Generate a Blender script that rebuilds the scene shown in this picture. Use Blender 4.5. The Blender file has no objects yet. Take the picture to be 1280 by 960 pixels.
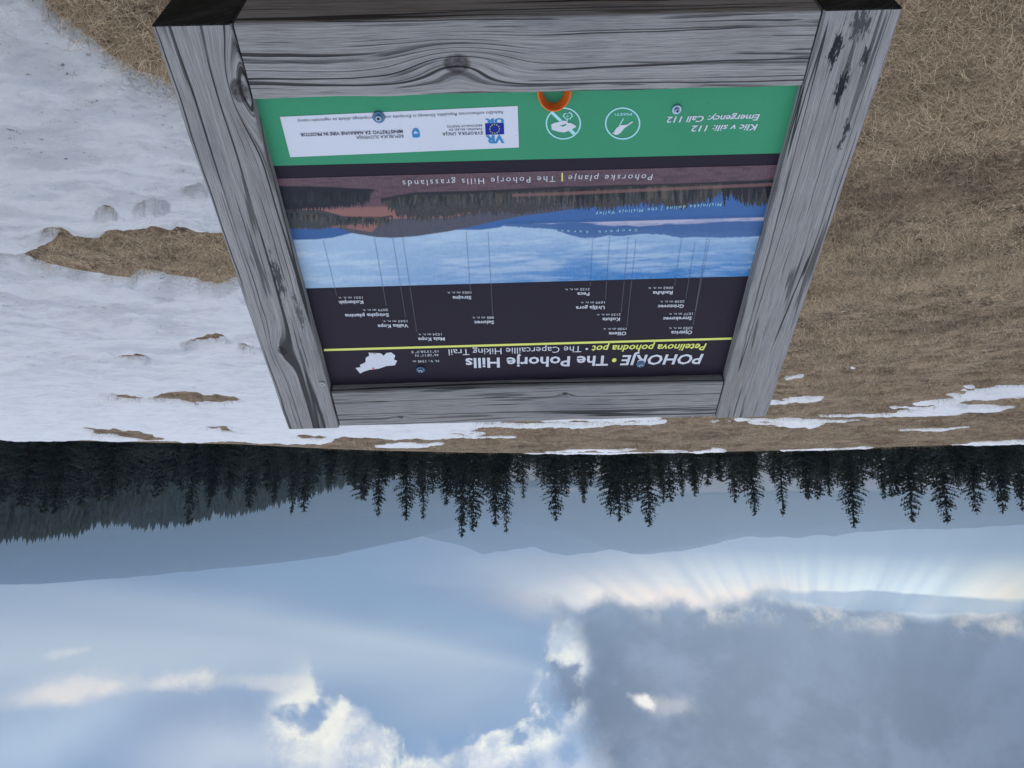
import bpy, math, random
import numpy as np
from mathutils import Vector, Matrix

# ------------------------------------------------------------------ camera, light, exposure
SC = bpy.context.scene
COL = SC.collection
EYE = 1.55
PITCH = math.radians(10.6)
FPX = 962.0                                   # focal length in photograph pixels (1280 wide)

cam_data = bpy.data.cameras.new("camera")
cam = bpy.data.objects.new("camera", cam_data)
COL.objects.link(cam)
cam_data.sensor_width = 36.0
cam_data.lens = 36.0 * FPX / 1280.0
cam_data.clip_start = 0.05
cam_data.clip_end = 40000.0
cp, sp = math.cos(PITCH), math.sin(PITCH)
# the picture was taken with the phone upside down: the camera is rolled half a turn
cam.matrix_world = Matrix(((-1, 0, 0, 0), (0, -sp, -cp, 0), (0, -cp, sp, EYE), (0, 0, 0, 1)))
SC.camera = cam

SC.view_settings.view_transform = 'Standard'
SC.view_settings.look = 'None'
SC.view_settings.exposure = 0.1
SC.view_settings.gamma = 1.0
SC.render.film_transparent = False
SC.cycles.max_bounces = 6
SC.cycles.volume_bounces = 2

SUN_AZ, SUN_EL = -18.0, 25.0                  # degrees, azimuth from the view direction (+ = right)


class S:
    """tiny wrapper so that node maths can be written as expressions"""
    nt = None

    def __init__(s, sock): s.s = sock

    @staticmethod
    def m(op, *a, clamp=False):
        n = S.nt.nodes.new('ShaderNodeMath'); n.operation = op; n.use_clamp = clamp
        for i, v in enumerate(a):
            if isinstance(v, S): S.nt.links.new(v.s, n.inputs[i])
            else: n.inputs[i].default_value = float(v)
        return S(n.outputs[0])

    def __add__(a, b): return S.m('ADD', a, b)
    __radd__ = __add__
    def __sub__(a, b): return S.m('SUBTRACT', a, b)
    def __rsub__(a, b): return S.m('SUBTRACT', b, a)
    def __mul__(a, b): return S.m('MULTIPLY', a, b)
    __rmul__ = __mul__
    def __truediv__(a, b): return S.m('DIVIDE', a, b)
    def __abs__(a): return S.m('ABSOLUTE', a)
    def clamp(a): return S.m('ADD', a, 0.0, clamp=True)


def smooth(v, a, b):
    n = S.nt.nodes.new('ShaderNodeMapRange'); n.interpolation_type = 'SMOOTHSTEP'
    S.nt.links.new(v.s, n.inputs[0])
    n.inputs[1].default_value = a; n.inputs[2].default_value = b
    n.inputs[3].default_value = 0.0; n.inputs[4].default_value = 1.0
    return S(n.outputs[0])


def vec(x, y, z):
    n = S.nt.nodes.new('ShaderNodeCombineXYZ')
    for i, v in enumerate((x, y, z)):
        if isinstance(v, S): S.nt.links.new(v.s, n.inputs[i])
        else: n.inputs[i].default_value = float(v)
    return S(n.outputs[0])


def noise(v, scale=1.0, detail=3.0, rough=0.5, dist=0.0, color=False):
    n = S.nt.nodes.new('ShaderNodeTexNoise')
    n.inputs['Scale'].default_value = scale; n.inputs['Detail'].default_value = detail
    n.inputs['Roughness'].default_value = rough; n.inputs['Distortion'].default_value = dist
    if v is not None: S.nt.links.new(v.s, n.inputs['Vector'])
    if color:
        sx = S.nt.nodes.new('ShaderNodeSeparateColor'); S.nt.links.new(n.outputs['Color'], sx.inputs[0])
        return S(sx.outputs[0]), S(sx.outputs[1]), S(sx.outputs[2])
    return S(n.outputs[0])


def rgb(c):
    return tuple(c) + (1.0,) if len(c) == 3 else tuple(c)


def mixc(fac, a, b, mode='MIX'):
    n = S.nt.nodes.new('ShaderNodeMix'); n.data_type = 'RGBA'; n.blend_type = mode
    n.clamp_factor = True
    if isinstance(fac, S): S.nt.links.new(fac.s, n.inputs[0])
    else: n.inputs[0].default_value = fac
    for k, v in ((6, a), (7, b)):
        if isinstance(v, S): S.nt.links.new(v.s, n.inputs[k])
        else: n.inputs[k].default_value = rgb(v)
    return S(n.outputs[2])


def lin(r, g, b, k=1.0):
    f = lambda c: ((c / 255 + .055) / 1.055) ** 2.4 if c > 10 else c / 255 / 12.92
    return (f(r) * k, f(g) * k, f(b) * k)


def sep(v):
    n = S.nt.nodes.new('ShaderNodeSeparateXYZ'); S.nt.links.new(v.s, n.inputs[0])
    return S(n.outputs[0]), S(n.outputs[1]), S(n.outputs[2])


def rayv(x, y):
    """world direction in which the photograph shows pixel (x, y)"""
    a, b = (640 - x) / FPX, (y - 480) / FPX
    return np.array([a, b * sp + cp, b * cp - sp])


def azel(x, y):
    r = rayv(x, y)
    return math.degrees(math.atan2(r[0], r[1])), math.degrees(math.atan2(r[2], math.hypot(r[0], r[1])))


# ------------------------------------------------------------------ sky
world = bpy.data.worlds.new("World")
SC.world = world
world.use_nodes = True
nt = world.node_tree
nt.nodes.clear()
S.nt = nt
tc = nt.nodes.new('ShaderNodeTexCoord')
D = S(tc.outputs['Generated'])
dx, dy, dz = sep(D)
AZ = S.m('ARCTAN2', dx, dy) * 57.2958
EL = S.m('ARCSINE', S.m('MAXIMUM', S.m('MINIMUM', dz, 1.0), -1.0)) * 57.2958
w1, w2, w3 = noise(D, 7.0, 7.0, 0.56, color=True)
v1, v2, v3 = noise(D, 2.5, 3.0, 0.5, color=True)
A = AZ + (w1 - .5) * 9.0 + (v1 - .5) * 5.0
E_ = EL + (w2 - .5) * 4.5 + (v2 - .5) * 2.0
fb = noise(D, 19.0, 9.0, 0.62)
fb2 = noise(vec(dx * 5.0, dy * 5.0, dz * 14.0), 1.0, 7.0, 0.55)


def G(x, y, sx, sy, rot=0.0, A=None, E=None):
    """soft elliptical patch of sky; centre given by where it stands, radii in degrees"""
    A = A if A is not None else globals()['A']; E = E if E is not None else E_
    a0, e0 = azel(x, y)
    c, s = math.cos(math.radians(rot)), math.sin(math.radians(rot))
    u, v = A - a0, E - e0
    p = (u * c + v * s) * (1 / sx); q = (v * c - u * s) * (1 / sy)
    return S.m('EXPONENT', (p * p + q * q) * -1.0)


# clear and thinly veiled sky, brighter towards the zenith
g0 = smooth(E_, -4.0, 16.0)
g1 = smooth(E_, 14.0, 42.0)
c = mixc(g0, lin(88, 122, 162), lin(112, 144, 184))
c = mixc(g1, c, (1.26, 1.34, 1.54))
c = mixc(smooth(fb2, .40, .72) * smooth(E_, 18.0, 40.0) * .5, c, (0.60, 0.70, 0.90))
# wide soft variations
for (x, y, sx, sy, rot, col_, k) in [
    (60, 770, 9, 2.2, 0, (152, 168, 197), .7), (330, 735, 9, 2.5, 10, (142, 164, 190), .8),
    (600, 735, 5, 2.2, 0, (92, 118, 160), .85), (540, 665, 6, 1.5, 0, (98, 130, 170), .8),
    (170, 835, 9, 2.0, 0, (176, 186, 204), .75), (230, 890, 7, 1.5, 0, (140, 156, 182), .9),
    (40, 920, 5, 2.4, 20, (196, 212, 228), .8), (480, 800, 8, 2.6, 0, (150, 172, 194), .85),
    (560, 860, 6, 2.6, 0, (150, 168, 190), .9), (280, 932, 6, 1.6, 0, (206, 212, 222), .9),
    (680, 735, 4, 1.4, 0, (98, 116, 154), .85), (640, 690, 3.2, 1.6, 0, (200, 190, 190), .8)]:
    c = mixc(G(x, y, sx, sy, rot) * k, c, lin(*col_))
# bright band low on the right where the light comes under the cloud
low = smooth(EL * -1.0 + 5.3 + (w1 - .5) * 1.6, -.6, .6) * smooth(AZ * -1.0 + (w3 - .5) * 8, -2.0, 8.0)
band = mixc(smooth(AZ * -1.0, 8.0, 26.0), lin(240, 228, 210, 2.1), lin(222, 234, 228, 2.3))
c = mixc(low * .97, c, band)
c = mixc(smooth(noise(vec(dx * 3.0, dy * 3.0, dz * 26.0), 1.0, 7.0, .6, .4), .48, .66) * .30 * smooth(EL * -1.0, -16.0, -3.0), c, lin(188, 200, 220))
c = mixc(G(850, 745, 9, 1.1, 0) * 1.0, c, lin(255, 226, 190, 1.9))
c = mixc(G(1270, 772, 2.6, 2.8, 0) * 1.3, c, lin(255, 230, 180, 2.2))
c = mixc(G(700, 700, 5, 1.4, 0) * .7, c, lin(226, 208, 200))
fbp = noise(D, 24.0, 9.0, .66)
# big grey cloud
a0 = azel(705, 800)[0]
e_edge = azel(1040, 772)[1]
edge_noise = (fb - .5) * 2.6
in_e = smooth(E_ - e_edge + edge_noise * .7 + 1.0, -.35, .9)
in_a = smooth(A * -1.0 + a0 - (E_ - e_edge) * 0.45 + edge_noise * 3.2 + (v3 - .5) * 7.0 + 1.0, -1.2, 1.6)
body = in_e * in_a * smooth(E_ * -1.0, -42.0, -24.0)
cl1 = noise(D, 5.5, 10.0, .62, .3); cl2 = noise(vec(dx - .03, dy, dz + .03), 5.5, 10.0, .62, .3)
rel2 = smooth(cl1 - cl2, -.09, .09)
cc = mixc(smooth(cl1, .38, .62), lin(58, 80, 122), lin(92, 108, 144))
cc = mixc(G(850, 822, 8.5, 3.0, 6) * smooth(cl1, .40, .52) * 1.2, cc, lin(214, 204, 210))
cc = mixc(G(1140, 870, 9, 3.6, -12) * .75, cc, lin(54, 76, 116))
cc = mixc(G(990, 945, 12, 2.4, 0) * .6, cc, lin(56, 84, 128))
cc = mixc(rel2 * .55, cc, lin(200, 200, 210))
cc = mixc((1.0 - rel2) * .6, cc, lin(44, 62, 100))
cc = mixc(smooth(fb, .50, .66) * .3, cc, lin(150, 156, 178))
# a paler hem where the light catches the underside
cc = mixc(S.m('EXPONENT', (E_ - e_edge) * (E_ - e_edge) * -.5) * smooth(fb, .40, .58) * .6, cc, lin(190, 196, 212))
# bright rim above its lower edge
c = mixc(in_e * smooth(E_ * -1.0 + e_edge + 1.0, -.6, .5) * in_a * .9 * smooth(fb, .35, .6), c, lin(255, 236, 208, 1.25))
cc = mixc(1.0, cc, (.21, .27, .38), 'MULTIPLY')
c = mixc(body, c, cc)
eh = (EL - e_edge + (w2 - .5) * 3.0) * 1.3
c = mixc(S.m('EXPONENT', eh * eh * -1.0) * smooth(fbp, .46, .70) * smooth(AZ * -1.0, 6.0, 14.0) * .7, c, lin(255, 238, 208, 1.25))
# thin grey bar of cloud below the big one
bar = smooth(G(1120, 752, 8.5, .75, 0, AZ + (w1 - .5) * 3, EL + (w2 - .5) * 1.2) + (fb - .5) * .5, .35, .6)
c = mixc(bar * .85, c, lin(150, 174, 196))
# sunlit cumulus: a crisp cream rim where the cloud meets clear air, greyer and softer inside
fbc = noise(D, 17.0, 12.0, .68, .25)
Doff = vec(dx - .010, dy, dz + .012)
fbo = noise(Doff, 17.0, 12.0, .68, .25)
relief = smooth(fbc - fbo, -.10, .10)         # sides of the billows turned to the sun are lighter
fbd = noise(D, 42.0, 6.0, .6)
AS, ES = AZ + (w1 - .5) * 3.0, EL + (w2 - .5) * 2.0
cl0 = noise(vec(dx + 3.3, dy, dz), 9.0, 4.0, .5)
glow = S.m('MAXIMUM', S.m('MAXIMUM', G(395, 905, 3.4, 3.6, 0, AS, ES), G(500, 945, 5.0, 2.6, 0, AS, ES)),
           S.m('MAXIMUM', G(640, 915, 4.2, 2.6, 30, AS, ES), G(705, 838, 2.1, 3.6, 0, AS, ES)))
hole = G(545, 790, 9.0, 7.8, 0, AS, ES) + (noise(D, 12.0, 7.0, .56, .3) - .5) * 1.15 + (cl0 - .5) * .6
dd = (hole * -1.0 + .40)                      # > 0 inside cloud, 0 at the edge of the gap
inside_c = smooth(dd, -.03, .12)
# bright milky cloud round the gap
milk = smooth(glow + (fb - .5) * .5, .12, .75) * inside_c
c = mixc(milk * .9, c, mixc(relief, lin(176, 188, 210), lin(222, 225, 230)))
c = mixc(G(660, 955, 6, 1.6, 0) * .8 * smooth(fb, .4, .6), c, lin(216, 220, 228))
edge = inside_c * S.m('EXPONENT', dd * dd * -16.0) * smooth(glow, .25, .8)
edge = edge * (relief * .45 + .55) * smooth(fbd * .5 + fbc * .5, .20, .56)
c = mixc(edge, c, lin(255, 249, 224, 1.2))
c = mixc(G(392, 893, 1.9, 2.6, 0, AS, ES) * smooth(fbc, .36, .56) * inside_c * .9, c, lin(255, 248, 222, 1.15))
# small sunlit wisps on the left
for (x, y, sx, sy, k) in ((95, 860, 3.6, 1.0, 1), (225, 853, 2.6, .7, 1), (80, 812, 1.3, .35, .8), (800, 878, .8, .5, 1.0), (838, 884, 2.4, .7, .3), (330, 850, 3, .6, .5)):
    g_ = G(x, y, sx, sy, 0, AZ + (w1 - .5) * 4.5 + (fbc - .5) * 3, EL + (w2 - .5) * 2.4 + (fbd - .5) * 1.0)
    c = mixc(smooth(g_ * (fbc * 2.2 - .1), .15, 1.0) * k, c, lin(250, 238, 222, 1.08))
# shafts of light fanning out below the hidden sun
ua, ue = AZ + 20.0, EL - 13.5
phi = S.m('ARCTAN2', ua, ue * -1.0)
sh = noise(vec(phi * 3.6, 5.2, 0.0), 1.0, 3.0, .6)
shaft = smooth(sh, .44, .66) * smooth(ue * -1.0, 1.0, 6.0) * smooth(EL * -1.0, -15.0, -7.0) * .7
c = mixc(shaft * (1.0 - body), c, lin(226, 232, 232))
gap = smooth(sh, .50, .34) * smooth(ue * -1.0, 1.0, 6.0) * smooth(EL * -1.0, -15.0, -7.0) * .45
c = mixc(gap * (1.0 - body), c, lin(120, 150, 186))
# below the horizon: dull land colour
c = mixc(smooth(EL * -1.0, 1.0, 6.0), c, (0.06, 0.07, 0.075))

sky = nt.nodes.new('ShaderNodeTexSky')
sky.sky_type = 'NISHITA'; sky.sun_disc = False
sky.sun_elevation = math.radians(SUN_EL); sky.sun_rotation = math.radians(SUN_AZ)
sky.altitude = 1300.0
bg1 = nt.nodes.new('ShaderNodeBackground'); bg1.inputs[1].default_value = 0.05
nt.links.new(sky.outputs[0], bg1.inputs[0])
bg2 = nt.nodes.new('ShaderNodeBackground'); bg2.inputs[1].default_value = 1.0
nt.links.new(c.s, bg2.inputs[0])
mixs = nt.nodes.new('ShaderNodeMixShader'); mixs.inputs[0].default_value = 0.93   # cloud cover over clear sky
nt.links.new(bg1.outputs[0], mixs.inputs[1]); nt.links.new(bg2.outputs[0], mixs.inputs[2])
wo = nt.nodes.new('ShaderNodeOutputWorld'); nt.links.new(mixs.outputs[0], wo.inputs[0])
world.cycles.sampling_method = 'MANUAL'; world.cycles.sample_map_resolution = 1024

sl = bpy.data.lights.new("sun", 'SUN')
sl.energy = 0.5; sl.angle = math.radians(20); sl.color = (1.0, 0.93, 0.84)
so = bpy.data.objects.new("sun", sl); COL.objects.link(so)
sd = Vector((math.sin(math.radians(SUN_AZ)) * math.cos(math.radians(SUN_EL)),
             math.cos(math.radians(SUN_AZ)) * math.cos(math.radians(SUN_EL)), math.sin(math.radians(SUN_EL))))
so.rotation_euler = sd.to_track_quat('Z', 'Y').to_euler()
so.location = (0, 0, 30)

# ------------------------------------------------------------------ helpers
rng = np.random.default_rng(11)
random.seed(11)


def material(name, build):
    m = bpy.data.materials.new(name); m.use_nodes = True
    t = m.node_tree; S.nt = t
    b = t.nodes['Principled BSDF']
    build(t, b)
    return m


def setc(t, b, c):
    if isinstance(c, S): t.links.new(c.s, b.inputs['Base Color'])
    else: b.inputs['Base Color'].default_value = rgb(c)


def bump(t, b, h, strength, dist):
    n = t.nodes.new('ShaderNodeBump'); n.inputs['Strength'].default_value = strength
    n.inputs['Distance'].default_value = dist
    t.links.new(h.s, n.inputs['Height']); t.links.new(n.outputs[0], b.inputs['Normal'])


def plain(name, c, rough=.6, spec=.3, metal=0.0):
    def f(t, b):
        setc(t, b, c); b.inputs['Roughness'].default_value = rough
        b.inputs['Specular IOR Level'].default_value = spec; b.inputs['Metallic'].default_value = metal
        o = S(t.nodes.new('ShaderNodeTexCoord').outputs['Object'])
        n = noise(o, 60.0, 3.0)
        r = n * .2 + (rough - .1)
        t.links.new(r.s, b.inputs['Roughness'])
    return material(name, f)


def mesh_np(name, verts, faces, mats=(), smooth_=False, colors=None, mat_idx=None):
    """faces: (n,3) or (n,4) int array"""
    verts = np.asarray(verts, dtype=np.float32); faces = np.asarray(faces, dtype=np.int32)
    me = bpy.data.meshes.new(name)
    me.vertices.add(len(verts)); me.vertices.foreach_set('co', verts.ravel())
    k = faces.shape[1]
    me.loops.add(faces.size); me.loops.foreach_set('vertex_index', faces.ravel())
    me.polygons.add(len(faces))
    me.polygons.foreach_set('loop_start', np.arange(0, faces.size, k, dtype=np.int32))
    me.polygons.foreach_set('loop_total', np.full(len(faces), k, dtype=np.int32))
    if smooth_: me.polygons.foreach_set('use_smooth', np.ones(len(faces), dtype=bool))
    if mat_idx is not None: me.polygons.foreach_set('material_index', np.asarray(mat_idx, dtype=np.int32))
    me.update(calc_edges=True)
    if colors is not None:
        ca = me.color_attributes.new('col', 'FLOAT_COLOR', 'POINT')
        cc_ = np.ones((len(verts), 4), dtype=np.float32); cc_[:, :colors.shape[1]] = colors
        ca.data.foreach_set('color', cc_.ravel())
    for m in mats: me.materials.append(m)
    return me


def link(name, me, parent=None, mw=None):
    o = bpy.data.objects.new(name, me); COL.objects.link(o)
    if parent is not None: o.parent = parent
    if mw is not None: o.matrix_basis = (PINV.get(parent.name, Matrix()) @ mw) if parent is not None else mw
    return o


PINV = {}


def tag(o, label=None, cat=None, group=None, kind=None):
    if label: o['label'] = label
    if cat: o['category'] = cat
    if group: o['group'] = group
    if kind: o['kind'] = kind
    return o


def thing(name, label, cat, loc=(0, 0, 0), group=None):
    o = bpy.data.objects.new(name, None); COL.objects.link(o)
    o.empty_display_size = .2
    o.location = loc; tag(o, label, cat, group)
    PINV[o.name] = Matrix.Translation(-Vector(loc))
    return o


# value noise in numpy
_perm = rng.random((256, 256))


def vnoise(x, y):
    xi = np.floor(x).astype(int); yi = np.floor(y).astype(int)
    fx = x - xi; fy = y - yi
    fx = fx * fx * (3 - 2 * fx); fy = fy * fy * (3 - 2 * fy)
    g = lambda i, j: _perm[i & 255, j & 255]
    return (g(xi, yi) * (1 - fx) * (1 - fy) + g(xi + 1, yi) * fx * (1 - fy) +
            g(xi, yi + 1) * (1 - fx) * fy + g(xi + 1, yi + 1) * fx * fy)


def fbm(x, y, oct=5, rough=.5):
    s = 0; a = 1; t = 0
    for k in range(oct):
        s = s + a * vnoise(x * 2 ** k + 17.3 * k, y * 2 ** k + 5.1 * k); t += a; a *= rough
    return s / t


# ------------------------------------------------------------------ terrain
SLOPE = -0.03


def plane_hit(x, y):
    r = rayv(x, y); t = -EYE / (r[2] - SLOPE * r[1]); return r * t


lip_px = [(0, 547), (100, 548), (300, 552), (430, 559), (600, 563.5), (800, 563.5), (960, 561), (1100, 556.5), (1280, 550)]
lip = sorted([(math.atan2(plane_hit(*q)[0], plane_hit(*q)[1]), math.hypot(*plane_hit(*q)[:2])) for q in lip_px])
lip_a = np.array([q[0] for q in lip]); lip_r = np.array([q[1] for q in lip])
# the rim of the plateau goes on past the frame on both sides and swings away behind the camera
lip_a = np.concatenate([[-math.pi, -2.0, -1.2], lip_a, [1.2, 2.0, math.pi]])
lip_r = np.concatenate([[160, 90, 24.5], lip_r, [24.5, 90, 160]])


def ground_z(x, y):
    x = np.asarray(x, float); y = np.asarray(y, float)
    r = np.hypot(x, y) + 1e-6; a = np.arctan2(x, y)
    Dl = np.interp(a, lip_a, lip_r)
    yy = np.minimum(r, Dl) / r * y
    z = SLOPE * np.maximum(yy, -60)
    near = np.clip(1 - r / 60, 0, 1)
    z = z + (fbm(x * .9 + 40, y * .9 + 9, 4) - .5) * .09 * near * np.clip((Dl - r) / 6, 0, 1)
    z = z + (fbm(x * 3.2, y * 4, 3) - .5) * .065 * near * np.clip((Dl - r) / 4, 0, 1)
    e = np.maximum(r - Dl, 0)
    drop = 0.24 * e - 0.24 * 2.5 * (1 - np.exp(-e / 2.5))
    drop = np.where(drop > 0, drop, 0)
    drop = 190 * (1 - np.exp(-drop / 190))
    z = z - drop
    z = z + (fbm(x * .004, y * .004, 3) - .5) * 30 * np.clip((r - 150) / 600, 0, 1)
    return z


def polar_grid(angs, radii):
    Ag, Rg = np.meshgrid(angs, radii, indexing='ij')
    return Rg * np.sin(Ag), Rg * np.cos(Ag)


def grid_faces(ni, nj, wrap=False):
    i = np.arange(ni - (0 if wrap else 1)); j = np.arange(nj - 1)
    I, J = np.meshgrid(i, j, indexing='ij'); I2 = (I + 1) % ni
    return np.stack([I * nj + J, I * nj + J + 1, I2 * nj + J + 1, I2 * nj + J], -1).reshape(-1, 4)


def m_ground(t, b):
    o = S(t.nodes.new('ShaderNodeTexCoord').outputs['Object'])
    big = noise(o, .9, 5.0, .6); mid = noise(o, 6.0, 5.0, .62); fin = noise(o, 60.0, 4.0, .65)
    x, y, z = sep(o)
    fib = noise(vec(x * 70.0, y * 30.0, z * 30.0), 1.0, 4.0, .6, .6)
    c = mixc(smooth(mid, .35, .62), (.060, .042, .028), (.25, .178, .112))
    c = mixc(smooth(fib, .48, .66) * .75, c, (.52, .39, .25))
    c = mixc(smooth(big, .52, .68) * .5, c, (.19, .125, .085))
    c = mixc(smooth(noise(o, 1.7, 4.0, .6), .62, .72) * .6, c, (.035, .040, .022))
    setc(t, b, c); b.inputs['Roughness'].default_value = .9; b.inputs['Specular IOR Level'].default_value = .15
    bump(t, b, mid * .6 + fin * .5 + fib * .3, .9, .03)


M_GROUND = material('dry_turf', m_ground)
# one sheet: fine ahead, coarse behind, out to the horizon
fa = np.radians(np.concatenate([np.arange(-180, -56, 3.0), np.arange(-56, 56, .25), np.arange(56, 180, 3.0)]))
rad = np.concatenate([np.geomspace(.25, 34, 300), np.geomspace(34, 9500, 90)[1:]])
gx, gy = polar_grid(fa, rad)
gz = ground_z(gx, gy)
gv = np.stack([gx, gy, gz], -1).reshape(-1, 3)
gf = grid_faces(len(fa), len(rad), wrap=True)
cen = np.array([[0, 0, float(ground_z(0.0, .01))]])
me = mesh_np('ground', gv, gf[:, ::-1], [M_GROUND], True)
o = link('ground', me); tag(o, 'ground of brown matted dry turf sloping to a rim before the spruces', kind='structure')
ci = np.arange(len(fa)) * len(rad)
cv = np.concatenate([gv[ci], cen]); n_ = len(fa)
# small cap right under the camera joined into the same sheet
bm_me = bpy.data.meshes.new('cap')
bm_me.from_pydata([tuple(v) for v in cv], [], [(i, n_, (i + 1) % n_) for i in range(n_)])
import bmesh
bm = bmesh.new(); bm.from_mesh(me); bm.from_mesh(bm_me)
bmesh.ops.remove_doubles(bm, verts=bm.verts[:][-(n_ + 1):] + [bm.verts[i] for i in []], dist=1e-5)
bm.to_mesh(me); bm.free()

# ------------------------------------------------------------------ snow
INC = [[(-2500, -1800), (-40, -140), (36, -12), (64, 22), (114, 50), (166, 86), (212, 98), (240, 118), (330, 205), (500, 330),
        (620, 430), (760, 503), (900, 512), (975, 522), (1030, 516), (1085, 508), (1160, 499), (1200, 489), (1255, 482),
        (1300, 478), (2500, 465), (2500, 482), (1285, 496), (1230, 499), (1195, 503), (1245, 508), (1285, 510), (1180, 518), (1070, 527), (985, 533),
        (930, 528), (840, 527), (700, 535), (640, 541), (650, 547), (620, 549), (520, 548), (430, 547), (400, 556), (300, 553), (0, 549), (-2500, 640), (-4000, 0)],
       [(464, 556), (500, 552.5), (559, 553), (555, 556.5), (520, 559.5), (470, 560)],
       [(652, 562.6), (700, 561.2), (760, 560.4), (790, 559.8), (792, 561), (850, 562.2), (910, 561.8), (910, 575), (652, 575)],
       [(974, 560.5), (1040, 558.8), (1098, 556.8), (1098, 570), (974, 570)],
       [(1185, 553.5), (1240, 550.8), (1300, 547), (2400, 500), (2400, 570), (1185, 570)],
       [(930, 478), (975, 471), (1012, 468), (1005, 472), (975, 476), (930, 481)],
       [(900, 502), (960, 500), (1033, 494.5), (1030, 499), (1000, 503), (960, 506), (900, 507)],
       [(1058, 456), (1070, 455.5), (1073, 459), (1062, 460)],
       [(980, 533), (1030, 528.5), (1025, 534), (1000, 537), (985, 537)],
       [(1120, 534), (1180, 530), (1220, 530.5), (1190, 537), (1150, 539), (1122, 537)],
       [(1198, 483), (1222, 480), (1218, 486), (1203, 486)],
       [(1236, 521), (1250, 520), (1246, 523)]]
EXC = [[(-200, 298), (-40, 302), (0, 303), (20, 305), (22, 312), (8, 313), (-40, 318), (-200, 320)],
       [(22, 311), (35, 308), (60, 297), (95, 291), (140, 294), (138, 285), (180, 284), (190, 277), (215, 281), (280, 286), (320, 286),
        (360, 350), (300, 345), (268, 354), (225, 345), (170, 336), (160, 346), (125, 338), (85, 336), (55, 328), (30, 320)],
       [(45, 281), (75, 279), (92, 290), (75, 290)],
       [(122, 487), (150, 489), (185, 493), (225, 487), (300, 491), (310, 494), (290, 498), (240, 502), (200, 498), (170, 498), (135, 492)],
       [(60, 440), (150, 441), (170, 434), (188, 436), (185, 444), (160, 446), (100, 443)],
       [(225, 417), (285, 413), (285, 420), (240, 422)],
       [(300, 421), (318, 423), (326, 430), (312, 433), (300, 429)],
       [(121, 251), (134, 244), (151, 252), (140, 260)],
       [(218, 260), (228, 262), (229, 268), (222, 267)],
       [(168, 244), (190, 241), (212, 239), (212, 243), (190, 246), (172, 247)],
       [(232, 218), (250, 213), (262, 222), (250, 226)],
       [(102, 534), (150, 537), (215, 547), (180, 548), (120, 541)],
       [(255, 530), (305, 533.5), (285, 535.5), (258, 533)],
       [(200, 477), (245, 477), (240, 480), (205, 480)],
       [(370, 542), (415, 545), (400, 549), (375, 547)],
       [(1000, 520), (1040, 519.5), (1038, 523), (1003, 524)], [(1085, 513), (1120, 511), (1120, 514), (1090, 515)]]


def inside(px, py, poly):
    r = np.zeros(px.shape, bool); n = len(poly)
    for i in range(n):
        x1, y1 = poly[i]; x2, y2 = poly[(i + 1) % n]
        if y1 == y2: continue
        cnd = (y1 > py) != (y2 > py)
        r ^= cnd & (px < (x2 - x1) * (py - y1) / (y2 - y1) + x1)
    return r


def to_px(x, y, z):
    z = z - EYE
    dep = y * cp - z * sp; up = y * sp + z * cp
    dep = np.maximum(dep, .02)
    return 640 - FPX * x / dep, 480 + FPX * up / dep


sa = np.radians(np.arange(-58, 58, .14)); sr = np.geomspace(.9, 27, 330)
sx_, sy_ = polar_grid(sa, sr)
sg = ground_z(sx_, sy_)
pl = SLOPE * sy_
pxx, pyy = to_px(sx_, sy_, pl)
wob = np.clip(sr / 12, .1, 1)[None, :]
pxx = pxx + (fbm(sx_ * 3.1, sy_ * 3.1, 4) - .5) * 26 / np.maximum(sr[None, :] * .35, .6)
pyy = pyy + (fbm(sx_ * 2.3 + 50, sy_ * 2.3, 4) - .5) * 22 / np.maximum(sr[None, :] * .4, .6)
pyy = pyy + (fbm(sx_ * 1.5 + 5, sy_ * 1.3, 6, .75) - .5) * 13 * np.clip((sr[None, :] - 5) / 8, 0, 1)
mask = np.zeros(sx_.shape, bool)
for p_ in INC: mask |= inside(pxx, pyy, p_)
for p_ in EXC: mask &= ~inside(pxx, pyy, p_)
farz = (sr[None, :] > 8) & (pxx > 560)
mask &= ~(farz & (fbm(sx_ * .7 + 2, sy_ * 2.6 + 8, 5, .65) > .555))
mk = mask.astype(float)


def blur(a, n, ax):
    for _ in range(n):
        a = (np.roll(a, 1, ax) + 2 * a + np.roll(a, -1, ax)) / 4
    return a


soft = blur(blur(mk, 2, 0), 1, 1)
soft2 = blur(blur(mk, 30, 0), 20, 1)
th = np.clip((soft - .42) / .5, 0, 1); th = th * th * (3 - 2 * th)
near_k = np.clip(sr / 5, .35, 1)[None, :]
lump = (fbm(sx_ * 1.9 + 9, sy_ * 3.2, 5, .6) - .5) * .15 + (fbm(sx_ * 8, sy_ * 15, 4, .6) - .5) * .035
lump -= np.clip(.5 - np.abs(fbm(sx_ * 1.1 + 31, sy_ * 1.9 + 7, 4) - .5) * 9, 0, 1) * .02
thick = (.030 + .045 * np.clip(soft2 * 1.6 - .6, 0, 1)) * near_k * np.clip(1.5 - sr / 16, .35, 1)[None, :]
base_s = ground_z(sx_, sy_)
sz = base_s - .02 + th * (thick + .02 + (lump + .022) * np.clip(soft2, 0, 1))
keepv = blur(blur(mk, 6, 0), 4, 1) > .002
sf = grid_faces(len(sa), len(sr))
kf = keepv.reshape(-1)[sf].any(1)
sf = sf[kf]
used, inv = np.unique(sf, return_inverse=True)
sv = np.stack([sx_, sy_, sz], -1).reshape(-1, 3)[used]


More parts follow.
